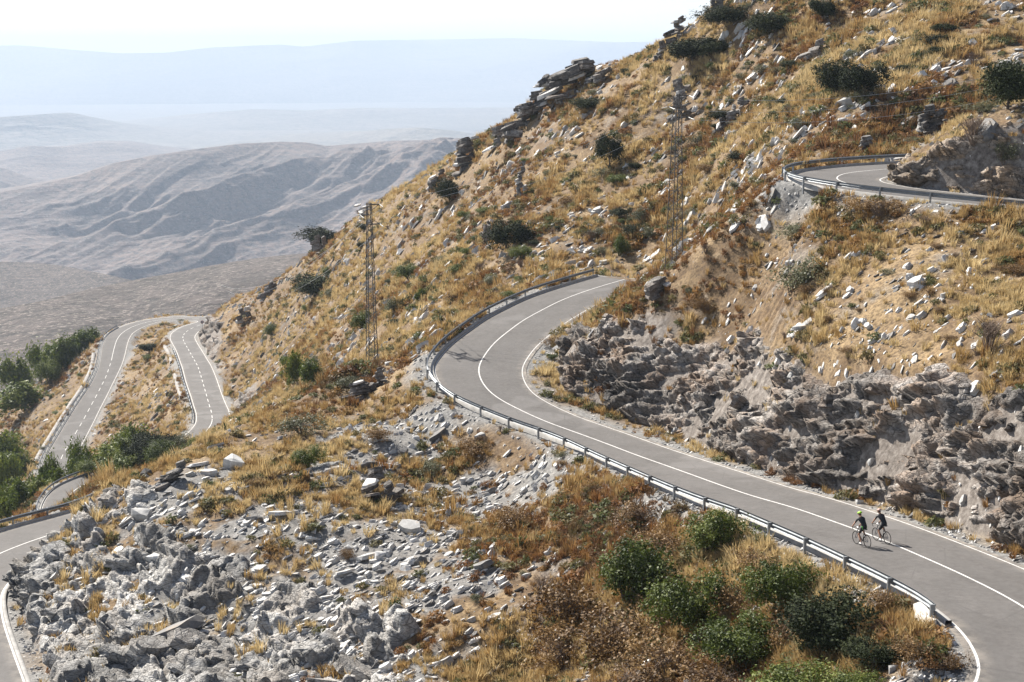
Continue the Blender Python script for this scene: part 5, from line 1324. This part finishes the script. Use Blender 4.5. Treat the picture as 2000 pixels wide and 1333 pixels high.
# dark round oaks on the big slope
PP(628, 474, 68, 46, 'oak', 'dark oak bush standing out on the skyline above the left pylon')
PP(988, 490, 70, 72, 'oak', 'dark round oak on the slope above the middle road bend')
PP(1640, 185, 66, 78, 'oak', 'large dark oak on the upper slope, left one of a touching pair')
PP(1690, 196, 72, 84, 'oak', 'large dark oak on the upper slope, right one of a touching pair')
PP(1350, 122, 90, 60, 'oak', 'dark oak clump hugging the ridge at the top')
PP(1395, 112, 46, 40, 'oak', 'small dark oak just right of the ridge clump')
PP(1425, 48, 76, 42, 'oak', 'wide low dark oak at the top edge of the ridge')
PP(1512, 66, 84, 48, 'oak', 'spreading dark oak near the top edge of the picture')
PP(1608, 42, 52, 52, 'oak', 'round dark oak touching the top edge')
PP(1190, 330, 44, 84, 'oak', 'tall narrow dark oak in the middle of the slope')
PP(878, 392, 40, 52, 'oak', 'dark oak below the skyline crag on the left ridge')
PP(618, 580, 84, 54, 'oak', 'broad dark oak halfway up the left end of the slope')
PP(1140, 214, 52, 28, 'oak', 'low dark oak below the biggest skyline crag')
PP(1488, 148, 40, 30, 'olive', 'small dull green bush under the upper right oaks')
PP(1968, 214, 100, 116, 'oak', 'big dull green bush at the right edge of the upper slope')
PP(575, 752, 40, 84, 'pine', 'left pine of the bright green pair left of the first pylon')
PP(605, 756, 44, 72, 'pine', 'right pine of the bright green pair left of the first pylon')
PP(1208, 500, 42, 48, 'green', 'bright green shrub above the far end of the middle road')
PP(800, 545, 66, 34, 'green', 'low spreading green shrub right of the left pylon')
PP(824, 592, 24, 34, 'pine', 'small upright green pine above the guardrail bend')
PP(705, 645, 52, 46, 'green', 'green shrub just left of the left pylon shaft')
PP(1255, 432, 50, 36, 'olive', 'dull green shrub left of the right pylon')
PP(640, 540, 30, 22, 'green', 'little green bush right of the broad dark oak')
PP(530, 655, 34, 28, 'green', 'small green bush above the lower loop straight')
PP(770, 610, 44, 40, 'olive', 'grey green shrub between the left pylon and the guardrail')
PP(690, 762, 60, 40, 'olive', 'dull green shrub at the foot of the left pylon')
PP(590, 848, 96, 54, 'olive', 'broad grey olive shrub on the crest of the near spur')
PP(600, 912, 66, 52, 'green', 'small dark green tree on the near spur above the grey rubble')
PP(1545, 575, 110, 92, 'olive', 'tall feathery broom bush on the slope below the upper hairpin')
PP(1720, 420, 110, 52, 'rust', 'dense rusty brown shrub below the upper guardrail')
PP(1930, 690, 110, 82, 'twig', 'bare branching shrub on the dry slope at the right')
PP(1900, 280, 80, 60, 'twig', 'bare grey shrub on the rock hump at the upper right')
PP(1960, 320, 50, 60, 'olive', 'dark olive shrub on top of the upper rock hump')
PP(1370, 600, 60, 34, 'rust', 'low rusty shrub on top of the rock cut')
# the thicket below the near guardrail
PP(1228, 1180, 172, 165, 'green', 'bright green rounded shrub at the left of the near thicket')
PP(1345, 1228, 170, 150, 'green', 'pale green shrub in the middle of the near thicket')
PP(1385, 1085, 128, 112, 'green', 'green shrub against the guardrail above the near thicket')
PP(1530, 1190, 150, 135, 'green', 'dark glossy shrub close under the guardrail')
PP(1450, 1305, 165, 135, 'green', 'yellow green shrub at the front of the near thicket')
PP(1620, 1275, 150, 140, 'oak', 'dark blackish bush at the right of the near thicket')
PP(1705, 1310, 95, 80, 'oak', 'low dark bush right of the blackish bush')
PP(1560, 1372, 190, 110, 'green', 'fresh green shrub cut by the bottom edge')
PP(1665, 1376, 150, 90, 'green', 'low bright green shrub at the bottom edge on the right')
PP(1440, 1195, 110, 80, 'rust', 'brown bush wedged between the pale and the glossy shrubs')
PP(1545, 1265, 120, 90, 'rust', 'rusty bush behind the yellow green shrub')
PP(1290, 1215, 110, 80, 'rust', 'dry brown bush between the bright and the pale green shrubs')
PP(1120, 1222, 170, 140, 'rust', 'tangled dark brown shrub left of the bright green one')
PP(1190, 1285, 210, 140, 'rust', 'dry brown tangle in front of the bright green shrub')
PP(1310, 1325, 180, 120, 'rust', 'low rusty tangle at the front of the thicket')
PP(1400, 1360, 170, 90, 'rust', 'brown tangle at the bottom edge below the yellow green shrub')
PP(1100, 1300, 150, 90, 'rust', 'rusty tangle at the bottom left of the thicket')
PP(1240, 1362, 170, 80, 'rust', 'dry tangle cut by the bottom edge in the middle')
PP(1480, 1120, 110, 70, 'rust', 'reddish shrub between the two guardrail shrubs')
PP(1300, 1090, 120, 80, 'rust', 'orange brown shrub left of the guardrail shrub')
PP(1785, 1290, 100, 66, 'rust', 'golden brown shrub below the culvert')
PP(1850, 1310, 80, 50, 'rust', 'rusty shrub beside the bottom bend of the road')
PP(1720, 1190, 84, 60, 'rust', 'golden brown shrub just under the near guardrail')
PP(1060, 1170, 90, 60, 'twig', 'thorny bare shrub at the left end of the thicket')
PP(1250, 1020, 110, 50, 'rust', 'rusty shrub left of the guardrail shrub')
PP(1000, 1030, 90, 66, 'rust', 'red brown shrub alone on the near slope')
PP(920, 885, 70, 44, 'rust', 'rust coloured dome shrub by the gravel below the bend')
PP(1160, 965, 36, 30, 'rust', 'small dark brown shrub on the gravel near the guardrail')
PP(840, 930, 60, 46, 'olive', 'olive brown shrub on the near slope above the rubble')
PP(740, 860, 60, 40, 'rust', 'golden brown shrub on the near spur below the hairpin')
# pines and bushes down in the valley at the left
PT = plant_top
for u, vt, w, Y, kd, lb in (
        (18, 672, 66, 440, 'pine', 'pine tree at the left edge level with the top hairpin'),
        (75, 650, 54, 428, 'pine', 'leftmost pine of the row beside the top hairpin'),
        (100, 654, 56, 425, 'pine', 'second pine of the row beside the top hairpin'),
        (128, 641, 50, 430, 'pine', 'third pine of the row beside the top hairpin'),
        (152, 634, 46, 436, 'pine', 'fourth pine of the row beside the top hairpin'),
        (172, 629, 38, 441, 'pine', 'rightmost pine of the row beside the top hairpin'),
        (95, 688, 56, 415, 'green', 'low green bush under the pine row'),
        (45, 734, 88, 394, 'pine', 'broad pine alone on the dry bank left of the road'),
        (6, 815, 84, 350, 'pine', 'tall pine cut by the left edge'),
        (26, 870, 66, 318, 'pine', 'second tall pine beside the left edge'),
        (2, 910, 80, 230, 'pine', 'dark pine low on the left edge'),
        (48, 905, 60, 236, 'pine', 'pine between the left edge and the small bend'),
        (84, 886, 52, 244, 'pine', 'pine hiding the bottom of the leftmost strand'),
        (112, 900, 52, 240, 'pine', 'small pine behind the curved guardrail'),
        (95, 860, 44, 262, 'pine', 'slim pine in front of the leftmost strand'),
        (150, 820, 54, 252, 'pine', 'pointed pine standing in front of the leftmost strand'),
        (168, 862, 50, 246, 'pine', 'pine at the right foot of the pointed pine'),
        (140, 890, 56, 240, 'green', 'round green bush behind the curved guardrail'),
        (205, 858, 66, 236, 'pine', 'green pine left of the dark oak clump'),
        (238, 830, 62, 240, 'pine', 'bright pine top above the dark oak clump'),
        (262, 806, 58, 246, 'pine', 'tallest pine of the clump between the two strands'),
        (285, 832, 80, 236, 'oak', 'blackish oak in the clump between the two strands'),
        (322, 826, 60, 238, 'oak', 'dark oak right of the tallest pine'),
        (345, 838, 56, 226, 'olive', 'grey olive bush right of the dark oaks'),
        (240, 866, 70, 226, 'green', 'green bush at the foot of the pine clump'),
        (300, 872, 80, 200, 'olive', 'pale olive bush on the crest above the small bend'),
        (372, 846, 46, 214, 'green', 'small green bush left of the dashed straight foot'),
        (410, 838, 64, 190, 'green', 'low green bush at the left of the dashed straight foot'),
        (430, 803, 46, 200, 'pine', 'dark green pine in front of the dashed straight'),
        (462, 820, 60, 180, 'green', 'green bush right of the dashed straight foot'),
        (505, 790, 60, 186, 'green', 'bushy green shrub on the far side of the near spur'),
        (545, 775, 70, 168, 'olive', 'grey green shrub behind the near spur crest'),
        (290, 664, 40, 392, 'oak', 'dark bush between the two strands of the lower loop'),
        (287, 690, 24, 384, 'green', 'little green bush below the dark one between the strands'),
        (352, 622, 12, 440, 'olive', 'tiny shrub on the island inside the top hairpin'),
        (30, 925, 60, 226, 'pine', 'pine low between the left edge pines'),
        (70, 920, 60, 228, 'pine', 'pine right above the curved guardrail'),
        (12, 860, 60, 300, 'pine', 'pine half hidden behind the left edge pines'),
        (225, 882, 60, 222, 'pine', 'small pine right behind the curved guardrail end'),
        (185, 888, 56, 228, 'green', 'green bush behind the curved guardrail end'),
        (265, 850, 70, 228, 'oak', 'dark oak in front of the tallest pine'),
        (310, 848, 66, 222, 'green', 'mid green bush below the dark oaks'),
        (205, 930, 66, 175, 'olive', 'pale green bush leaning over the small bend'),
        (345, 890, 60, 130, 'olive', 'grey green bush above the rocks at the left crest'),
        (300, 900, 50, 128, 'olive', 'soft olive bush at the top of the left crest')):
    PT(u, vt, w, Y, kd, lb)
# smaller shrubs scattered over the big slope
rp = np.random.default_rng(77); placed = 0
LATER = []
def scatter_shrubs(n, box, sizes, kinds, label, group, seed):
    rg = np.random.default_rng(seed); k = 0; t = 0
    while k < n and t < n * 8:
        t += 1
        u = rg.uniform(box[0], box[2]); v = rg.uniform(box[1], box[3]); q = px_ground(u, v)
        if q is None or q[1] > 420: continue
        z, near, cm, wh = ground(np.array([q[0]]), np.array([q[1]]), full=True)
        if near[0] < 1.6 or q[0] * 0 + cm[0] > 0.3: continue
        kd = kinds[int(rg.integers(0, len(kinds)))]; r = rg.uniform(*sizes)
        o = plant_at(q, r, r * rg.uniform(1.0, 1.5), kd, label[kd], group + ' (' + NAMES[kd].replace('_', ' ') + ')'); k += 1
        LATER.append((o, u, v, {'olive': 'grey olive shrub', 'green': 'small green shrub', 'rust': 'rusty brown shrub', 'twig': 'bare twiggy shrub', 'oak': 'dark oak bush'}[kd], r / sizes[0]))
LBL = lambda where: {'olive': 'small grey olive shrub ' + where, 'green': 'small green shrub ' + where, 'rust': 'small rusty brown shrub ' + where, 'twig': 'small bare twiggy shrub ' + where, 'oak': 'small dark oak bush ' + where}
scatter_shrubs(60, (520, 420, 1180, 720), (0.6, 1.5), ['olive', 'olive', 'green', 'oak', 'rust', 'twig'], LBL('on the big slope behind the middle road'), 'slope shrubs', 1)
scatter_shrubs(70, (900, 120, 1560, 480), (0.6, 1.6), ['olive', 'olive', 'oak', 'rust', 'twig', 'green'], LBL('on the upper slope around the right pylon'), 'upper slope shrubs', 2)
scatter_shrubs(40, (1450, 0, 2000, 300), (0.5, 1.5), ['olive', 'oak', 'olive', 'rust', 'twig'], LBL('on the slope above the upper road'), 'top slope shrubs', 3)
scatter_shrubs(26, (1250, 430, 2000, 720), (0.35, 0.8), ['rust', 'rust', 'olive', 'twig'], LBL('on the dry slope between the two roads'), 'knoll shrubs', 4)
scatter_shrubs(26, (300, 820, 1300, 1200), (0.3, 0.7), ['rust', 'rust', 'olive', 'twig'], LBL('on the stony near slope'), 'near slope shrubs', 5)
scatter_shrubs(14, (200, 640, 420, 820), (0.5, 1.1), ['olive', 'rust', 'green'], LBL('between the strands of the lower loop'), 'lower loop shrubs', 6)
scatter_shrubs(16, (0, 650, 180, 900), (0.6, 1.4), ['olive', 'green', 'rust'], LBL('on the bank left of the lower loop'), 'left bank shrubs', 7)

# ------------------------------------------------------------------ crags on the skyline and ledges on the slope: piles of tilted slabs
def crag(u, v, w, h, n, label, seed, col='d', name='crag', spread_=1.0, Y=None):
    """a pile of tilted slabs w wide and h high in photo pixels, its foot at (u, v)"""
    p = find_ground(u, v) if Y is None else atY(u, v, Y)
    if p is None: return
    m = m_per_px(p[1]); W, H = w * m, h * m * 1.3; rg = np.random.default_rng(seed)
    root = empty(name, p); tag(root, label, 'rock')
    n = int(n * 1.5)
    for i in range(n):
        t = i / max(1, n - 1); L = W * (0.36 - 0.13 * t) * rg.uniform(0.6, 1.15)
        x = W * rg.uniform(-0.34, 0.34) * spread_ * (1 - 0.45 * t) + W * 0.12 * t; y = W * rg.uniform(-0.18, 0.22)
        me = CRAG_BLOCKS[int(rg.integers(0, 9))] if rg.random() < 0.85 and col == 'd' else SLABS['p'][int(rg.integers(0, 9))]
        o = obj('slab', me, root, (x, y, -0.12 * H + H * (0.92 * t)), (rg.normal() * .16 - 0.08, rg.normal() * .12 - 0.30, rg.normal() * .5 + .3), (L, L * rg.uniform(.7, 1.1), max(L * rg.uniform(.6, 1.0), H / n * 3.2)))
    return root
crag(1108, 188, 130, 60, 12, 'biggest stacked dark crag on the skyline', 1)
crag(1066, 205, 80, 46, 8, 'crag on the skyline at the left foot of the biggest one', 2)
crag(1170, 160, 60, 26, 6, 'low slab pile right of the biggest skyline crag', 3)
crag(1010, 262, 96, 52, 9, 'second skyline crag, a stack leaning over the valley', 4)
crag(965, 290, 64, 36, 7, 'rough dark rocks between the second and third skyline crags', 5)
crag(905, 330, 70, 56, 9, 'third skyline crag, overhanging on its left', 6)
crag(850, 362, 44, 26, 5, 'low dark rocks on the ridge left of the third crag', 7)
crag(1322, 82, 62, 40, 7, 'dark blocks on the top ridge left of the oak clump', 8)
crag(1398, 30, 50, 30, 6, 'dark blocks at the very top of the ridge', 9)
crag(1294, 112, 34, 22, 4, 'small rock spur on the upper ridge', 10)
crag(622, 500, 38, 34, 5, 'dark rock below the skyline oak', 11)
crag(702, 432, 50, 30, 6, 'pale and dark slabs on the ridge above the left pylon', 12, 'p')
crag(472, 636, 44, 34, 5, 'dark undercut boulder above the top hairpin', 13)
crag(520, 580, 40, 26, 5, 'rock rib at the lower left end of the ridge', 14)
crag(1015, 390, 30, 56, 8, 'narrow dark rock rib on the slope left of the right pylon', 15)
crag(950, 478, 30, 40, 6, 'dark rib left of the round oak', 16)
crag(1325, 230, 50, 60, 8, 'dark ledges on the slope behind the right pylon top', 17)
crag(1440, 230, 44, 34, 6, 'dark ledge stack right of the right pylon', 18)
crag(1410, 262, 40, 24, 5, 'leaning dark ledge below the ledge stack', 19)
crag(1690, 300, 60, 24, 4, 'large flat dark slab above the far guardrail of the upper hairpin', 20)
crag(1815, 268, 70, 50, 8, 'brown rock knob on top of the upper rock bank', 21)
crag(1590, 108, 60, 24, 5, 'grey ledge among the upper oaks', 22)
crag(700, 782, 84, 36, 5, 'long dark slab at the edge of the gravel left of the bend', 23)
crag(745, 752, 40, 26, 4, 'dark rocks at the edge of the gravel shoulder', 24)
crag(728, 970, 110, 40, 5, 'brown boulder overhanging a dark hollow on the near slope', 25)
crag(335, 945, 84, 36, 4, 'big dark angular boulder on the left crest', 26)
crag(1290, 558, 90, 8, 5, 'grey flat ledges at the foot of the right pylon', 27)
crag(1215, 592, 60, 12, 5, 'grey slabs at the top corner of the rock cut', 28)
crag(1560, 650, 110, 18, 5, 'flat grey ledge in the dry grass between the roads', 29, 'p')

# ------------------------------------------------------------------ stones that can be told apart
PR = place_rock
for (u, v, w, kd, col, lb) in (
        (458, 912, 74, 'b', 'p', 'white boulder at the head of the grey rubble'), (405, 925, 60, 's', 'p', 'long white slab left of the white boulder'), (420, 878, 48, 's', 'p', 'white slab behind the white boulder'),
        (280, 1012, 66, 'b', 'p', 'large pale pointed block near the left crest'), (245, 1022, 40, 's', 'p', 'flat pale stone left of the pointed block'), (228, 1080, 46, 's', 'p', 'pale slab upper of two above the grey rock'),
        (232, 1110, 42, 's', 'p', 'pale slab lower of two above the grey rock'), (305, 1098, 50, 'b', 'p', 'white cube shaped block in the rust grass'), (368, 1140, 46, 'b', 'p', 'bright white pointed slab standing in the rubble'),
        (310, 1218, 44, 's', 'p', 'white slab beside the long grey beam of rock'), (335, 1240, 150, 's', 'd', 'long grey beam of rock lying across the grey mass'), (545, 1010, 66, 's', 'p', 'long white slab half buried in golden grass'),
        (498, 1018, 44, 'b', 'd', 'dark slaty boulder left of the half buried slab'), (368, 972, 30, 'b', 'p', 'small white block on the left slope'), (400, 985, 36, 's', 'p', 'flat white stone above the rubble left'),
        (800, 1040, 60, 'b', 'p', 'white broken boulder in the middle of the near slope'), (775, 1020, 32, 's', 'p', 'white stone left of the broken boulder'), (855, 1002, 40, 's', 'p', 'white slab in the golden grass of the near slope'),
        (950, 948, 30, 's', 'p', 'small tilted white slab below the gravel'), (945, 968, 34, 's', 'p', 'flat white stone below the tilted slab'), (990, 888, 30, 's', 'p', 'white stone at the lip of the gravel'),
        (985, 1145, 34, 's', 'p', 'white leaning slab left of the thicket'), (965, 1205, 40, 's', 'p', 'pale stone low on the near slope'), (960, 1312, 50, 's', 'p', 'white slab at the bottom edge left of the thicket'), (845, 1298, 36, 's', 'p', 'white stone at the bottom edge'),
        (1795, 556, 44, 'b', 'p', 'round grey boulder in the grass on the right'), (1792, 596, 34, 's', 'p', 'flat grey stone below the round boulder'), (1610, 572, 50, 's', 'p', 'grey slab below the feathery broom bush'),
        (1518, 712, 48, 's', 'p', 'white slab on the lip of the rock cut'), (1655, 505, 30, 's', 'p', 'pale stone beside the feathery broom bush'), (1905, 760, 50, 'b', 'p', 'pinkish block in the upper part of the rock cut'),
        (1560, 268, 46, 's', 'p', 'long white slab left of the upper hairpin'), (1485, 305, 34, 's', 'p', 'white slab on the slope left of the upper guardrail'), (1425, 392, 36, 's', 'p', 'white stone in the gully left of the knoll'),
        (1395, 450, 50, 's', 'p', 'white slab right of the right pylon shaft'), (1700, 232, 36, 's', 'p', 'pale slab below the oak pair'), (1690, 78, 40, 's', 'p', 'pale stone near the top edge right of the oaks'),
        (1868, 405, 1, 's', 'p', 'small stone by the upper road'), (855, 425, 44, 's', 'p', 'long white slab below the ridge'), (910, 455, 36, 's', 'p', 'white slab beside a dark rib'), (820, 622, 30, 's', 'p', 'white stone above the guardrail bend'), (890, 612, 36, 's', 'p', 'white block just above the guardrail'), (1060, 545, 40, 's', 'p', 'white slab resting above the far guardrail'),
        (725, 470, 40, 's', 'p', 'white slab right of the left pylon head'), (660, 520, 36, 's', 'p', 'white stone below the skyline oak'), (1470, 1185, 1, 's', 'p', 'x'),
        (310, 680, 30, 's', 'p', 'pale rock slab by the bend of the lower loop'), (302, 815, 24, 's', 'p', 'white stone between the strands above the trees'),
        (1680, 985, 24, 'b', 'p', 'white stone on the verge behind the cyclists'), (1785, 1010, 30, 'b', 'd', 'grey block fallen at the foot of the rock cut')):
    if w > 4: PR(u, v, w, kd, col, lb)
def scatter_rocks(n, box, sizes, label, group, seed, cols='p', kinds='ss', yaw=0.45):
    rg = np.random.default_rng(seed); k = t = 0
    while k < n and t < n * 8:
        t += 1
        u = rg.uniform(box[0], box[2]); v = rg.uniform(box[1], box[3]); q = px_ground(u, v)
        if q is None or q[1] > 420: continue
        z, near, cm, wh = ground(np.array([q[0]]), np.array([q[1]]), full=True)
        if near[0] < 1.8: continue
        s = rg.uniform(*sizes) if rg.random() < 0.75 else sizes[1] * 1.25
        cl = cols[int(rg.integers(0, len(cols)))]; kd = kinds[int(rg.integers(0, len(kinds)))]
        o = place_rock(u, v, s / m_per_px(q[1]), kd, cl, label, group, yaw=rg.normal() * 0.35 + yaw); k += 1
        LATER.append((o, u, v, ('pale' if cl == 'p' else 'dark') + (' slate slab' if kd == 's' else ' boulder'), s / sizes[0]))
scatter_rocks(80, (500, 400, 1200, 720), (0.9, 2.1), 'pale slate slab on the big slope behind the middle road', 'slabs on the big slope', 11)
scatter_rocks(80, (950, 150, 1560, 470), (0.7, 1.7), 'pale slate slab on the upper slope around the right pylon', 'slabs on the upper slope', 12, 'ppd')
scatter_rocks(50, (1450, 0, 2000, 300), (0.9, 2.0), 'pale slate slab on the slope above the upper road', 'slabs on the top slope', 13, 'ppd')
scatter_rocks(40, (250, 850, 1000, 1200), (0.6, 1.4), 'pale slate slab in the rubble of the near slope', 'slabs on the near slope', 14, 'ppd', 'ssb')
scatter_rocks(26, (1220, 560, 2000, 740), (0.4, 0.9), 'grey stone in the dry grass between the roads', 'stones between the roads', 15, 'ppd', 'ssb')

# ------------------------------------------------------------------ say which one: each scattered stone and shrub is described by what it stands beside
MARKS = [('the skyline oak', 628, 452), ('the left pylon head', 727, 405), ('the left pylon foot', 727, 715), ('the left pylon shaft', 727, 560), ('the right pylon head', 1331, 190), ('the right pylon shaft', 1322, 360), ('the right pylon foot', 1316, 530),
         ('the round slope oak', 988, 455), ('the biggest crag', 1108, 160), ('the second crag', 1010, 240), ('the third crag', 905, 305), ('the tall narrow oak', 1190, 290), ('the ridge oak clump', 1350, 95), ('the touching oak pair', 1665, 150), ('the spreading oak', 1512, 45),
         ('the top edge oak', 1608, 20), ('the upper hairpin', 1545, 340), ('the upper rock knob', 1815, 245), ('the right edge pine', 1968, 160), ('the upper guardrail', 1800, 390), ('the broad oak', 618, 555), ('the bright pine pair', 590, 715), ('the guardrail bend', 835, 700),
         ('the far guardrail end', 1195, 520), ('the middle guardrail', 1000, 560), ('the feathery broom', 1545, 530), ('the bare branching shrub', 1930, 650), ('the grey round boulder', 1795, 545), ('the rock cut corner', 1215, 580), ('the rock cut lip', 1520, 700), ('the rock cut top', 1800, 740),
         ('the white boulder', 458, 900), ('the small dark tree', 600, 890), ('the overhanging boulder', 728, 950), ('the broken boulder', 800, 1030), ('the red brown shrub', 1000, 1000), ('the guardrail shrub', 1385, 1040), ('the brown thicket', 1120, 1170), ('the pointed block', 280, 1000), ('the grey rock mass', 450, 1220),
         ('the dashed straight', 400, 720), ('the leftmost strand', 190, 740), ('the top hairpin', 340, 630), ('the pine row', 120, 670), ('the lone broad pine', 45, 770), ('the slope rib', 1015, 365), ('the ledge stack', 1440, 215), ('the flat dark slab', 1690, 290), ('the ridge foot', 470, 625)]
used = set()
def rel(u, v, m):
    dx, dy = u - m[1], v - m[2]; far = math.hypot(dx, dy)
    if abs(dx) > 2 * abs(dy): w = 'right of' if dx > 0 else 'left of'
    elif abs(dy) > 2 * abs(dx): w = 'below' if dy > 0 else 'above'
    else: w = ('below' if dy > 0 else 'above') + (' and right of' if dx > 0 else ' and left of')
    return ('just ' if far < 55 else '') + w + ' ' + m[0]
for o, u, v, kind, sz in LATER:
    if o is None: continue
    ms = sorted(MARKS, key=lambda m: math.hypot(u - m[1], v - m[2]))[:6]
    size = 'large ' if sz > 1.9 else ('mid sized ' if sz > 1.45 else 'small ')
    kind = kind.replace('small ', '')
    done = False
    for a in range(4):
        for b in range(a + 1, 6):
            lb = size + kind + ' ' + rel(u, v, ms[a]) + ', ' + rel(u, v, ms[b]).replace('just ', '')
            if len(lb.replace(',', '').split()) <= 16 and lb not in used:
                used.add(lb); o['label'] = lb; done = True; break
        if done: break
